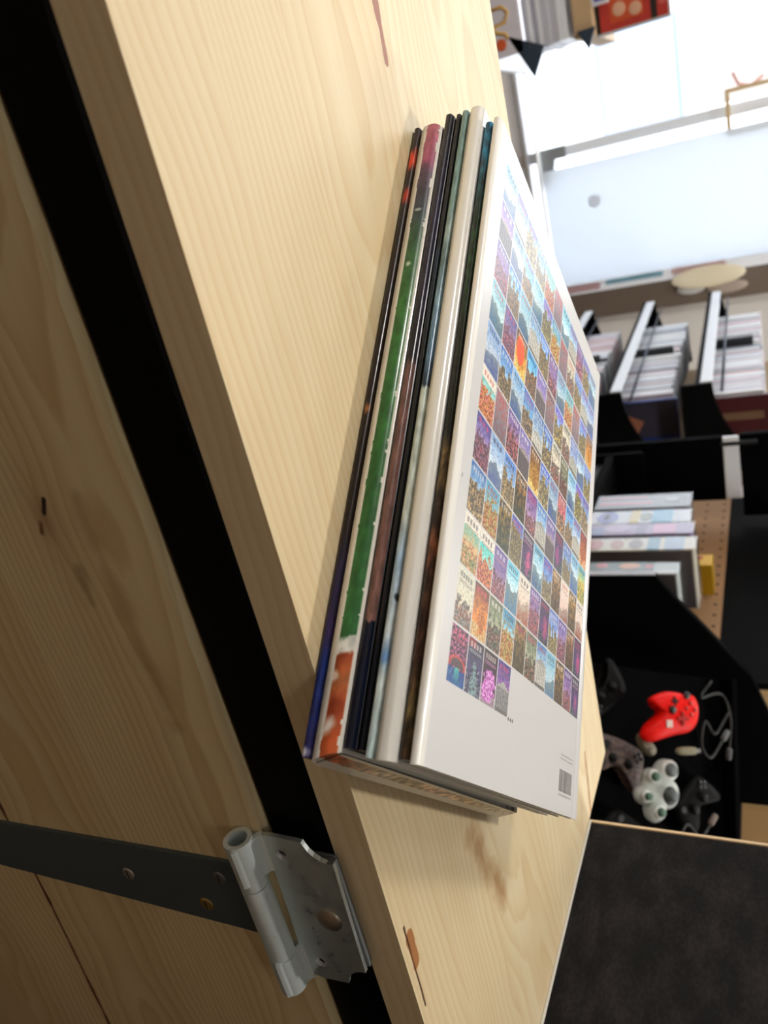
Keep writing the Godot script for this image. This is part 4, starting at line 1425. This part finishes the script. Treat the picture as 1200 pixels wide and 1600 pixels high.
	var b2 := thing("memory_stick", "small beige memory stick lying right of the adapter plug", "memory stick", Vector3(0.988, 0.014, -0.850), gb)
	var bs := begin(true)
	pillow(bs, smooth_loop([Vector2(-18, 5), Vector2(14, 6), Vector2(18, 0), Vector2(14, -6), Vector2(-18, -5)], 0.001), 0.006, 0.006)
	finish("body", bs, mat(rgb(132, 128, 100), 0.6), b2)
	box_part("connector", Vector3(0.015, -0.003, -0.002), Vector3(0.026, 0.003, 0.002), mat(rgb(140, 140, 140), 0.4, 0.8), b2, 0.0005)


func window_things() -> void:
	# white panel leaning in the lower half of the window
	var t := thing("white_panel", "large glossy white panel standing in the window right of the post", "panel", Vector3(0.16, -0.82, -3.95))
	var wm := StandardMaterial3D.new()
	wm.albedo_color = rgb(236, 240, 244)
	wm.roughness = 0.35
	wm.backlight_enabled = true
	wm.backlight = Color(0.88, 0.9, 0.92)
	box_part("sheet", Vector3(0.0, 0.002, -0.004), Vector3(0.56, 1.05, 0.004), wm, t, 0.001)
	var st := begin(true)
	disc(st, Vector3(0.178, 0.235, 0.0042), 0.030, 0.001)
	var rm: StandardMaterial3D = wm.duplicate()
	rm.albedo_color = rgb(252, 253, 255)
	finish("round_mark", st, rm, t)
	# pastel strip with rounded shapes, seen nearly edge-on
	var s := thing("pastel_standee", "pastel cardboard strip of pink, blue and yellow shapes beside the white panel", "cardboard standee", Vector3(0.712, -0.822, -3.915))
	box_part("strip", Vector3(0.0, 0.0, -0.010), Vector3(0.05, 1.05, 0.0), card(rgb(238, 238, 240)), s, 0.002)
	box_part("pink_print", Vector3(0.006, 0.005, 0.0), Vector3(0.040, 0.22, 0.0015), card(rgb(250, 206, 212)), s, 0.0)
	box_part("blue_print", Vector3(0.004, 0.25, 0.0), Vector3(0.026, 0.52, 0.0015), card(rgb(150, 216, 240)), s, 0.0)
	box_part("pink_print", Vector3(0.0, 0.56, 0.0), Vector3(0.030, 0.80, 0.0015), card(rgb(252, 214, 214)), s, 0.0)
	for p in [[0.062, 0.72, 0.05, 0.165, rgb(255, 243, 208), 0.0], [0.113, 0.64, 0.026, 0.065, rgb(248, 249, 250), -0.03], [0.128, 0.80, 0.03, 0.09, rgb(214, 196, 180), -0.03]]:
		var sh := begin(true)
		var ring := []
		for k in 20:
			ring.append(Vector2(p[0] + cos(TAU * k / 20) * p[2], p[1] + sin(TAU * k / 20) * p[3]))
		pillow(sh, ring, 0.012, 0.012, Transform3D(Basis(), Vector3(0, 0, 0.012 + p[5])))
		finish("rounded_shape", sh, card(p[4]), s)
	# a faint poster on the glass and the tan frame over the post
	var po := thing("window_poster", "faint pink poster stuck on the window glass", "poster", Vector3(-0.13, 0.0, -3.99))
	var pmat := StandardMaterial3D.new()
	pmat.albedo_color = rgb(250, 244, 242)
	pmat.roughness = 0.6
	pmat.backlight_enabled = true
	pmat.backlight = Color(1, 1, 1)
	box_part("sheet", Vector3(0.0, 0.0, 0.0), Vector3(0.18, 0.22, 0.002), pmat, po, 0.0)
	var pm := begin(true)
	tube(pm, [Vector3(0.07, 0.05, 0.003), Vector3(0.12, 0.07, 0.003), Vector3(0.14, 0.12, 0.003), Vector3(0.11, 0.17, 0.003)], [0.008], 8)
	finish("printed_curve", pm, mat(rgb(250, 206, 198), 0.6), po)
	var fr := thing("picture_frame", "small tan picture frame hanging in front of the window post", "frame", Vector3(0.0, 0.015, -3.97))
	var tan_m := mat(rgb(206, 182, 140), 0.5)
	box_part("rail", Vector3(0.0, 0.0, 0.0), Vector3(0.19, 0.018, 0.015), tan_m, fr, 0.002)
	box_part("rail", Vector3(0.0, 0.24, 0.0), Vector3(0.19, 0.258, 0.015), tan_m, fr, 0.002)
	box_part("stile", Vector3(0.0, 0.018, 0.0), Vector3(0.018, 0.24, 0.015), tan_m, fr, 0.002)
	box_part("stile", Vector3(0.172, 0.018, 0.0), Vector3(0.19, 0.24, 0.015), tan_m, fr, 0.002)
	# stand with the bright label, behind the boxed games
	var l := thing("label_stand", "black stand with a bright white label strip above the boxed games", "stand", Vector3(0.80, -0.9, -1.78))
	box_part("upright", Vector3(0.0, 0.0, -0.02), Vector3(0.17, 0.942, 0.0), mat(rgb(3, 3, 4), 0.8, 0.0, 0.15), l)
	box_part("label_strip", Vector3(0.0, 0.942, -0.01), Vector3(0.165, 0.978, 0.002), mat(rgb(226, 230, 236), 0.4), l)
	box_part("header_board", Vector3(0.0, 0.980, -0.03), Vector3(0.222, 1.40, -0.012), mat(rgb(3, 3, 4), 0.8, 0.0, 0.15), l)
	box_part("strap", Vector3(0.012, 0.935, -0.012), Vector3(0.022, 1.02, 0.004), mat(rgb(16, 18, 22), 0.5), l)
	# black board with cardboard cartons behind the tray
	var k := thing("back_board", "black upright board closing the tray's far side", "board", Vector3(1.45, -0.9, -2.55))
	box_part("board", Vector3(0.0, 0.0, 0.0), Vector3(0.016, 0.963, 1.90), mat(rgb(9, 9, 10), 0.8, 0.0, 0.2), k)
	box_part("foot", Vector3(0.016, 0.0, 0.1), Vector3(0.032, 0.02, 0.16), mat(rgb(9, 9, 10), 0.8), k)
	box_part("foot", Vector3(0.016, 0.0, 1.7), Vector3(0.032, 0.02, 1.76), mat(rgb(9, 9, 10), 0.8), k)
	for p in [[1.52, -1.79, 0.5, 1.22, "large tan cardboard carton standing behind the black board", rgb(178, 142, 92)], [1.56, -2.03, 0.15, 1.20, "narrow brown cardboard carton between the tan carton and the red framed box", rgb(128, 84, 40)], [1.56, -2.32, 0.27, 0.942, "low brown carton under the red framed white box", rgb(120, 86, 50)]]:
		var cb := thing("cardboard_carton", p[4], "carton", Vector3(p[0], -0.9, p[1]))
		box_part("carton", Vector3.ZERO, Vector3(0.4, p[3], p[2]), mat(p[5], 0.8), cb, 0.003)
		box_part("tape", Vector3(-0.0006, 0.3, p[2] * 0.42), Vector3(0.0004, p[3] - 0.01, p[2] * 0.58), mat((p[5] as Color).lightened(0.1), 0.4), cb, 0.0)
	var rw := thing("gift_box", "white box with red border standing on the low brown carton", "box", Vector3(1.60, 0.0435, -2.295))
	box_part("carton", Vector3.ZERO, Vector3(0.2, 0.16, 0.23), mat(rgb(196, 40, 48), 0.5), rw, 0.002)
	box_part("front_label", Vector3(-0.001, 0.012, 0.012), Vector3(0.0, 0.150, 0.218), mat(rgb(206, 190, 190), 0.5), rw, 0.0)
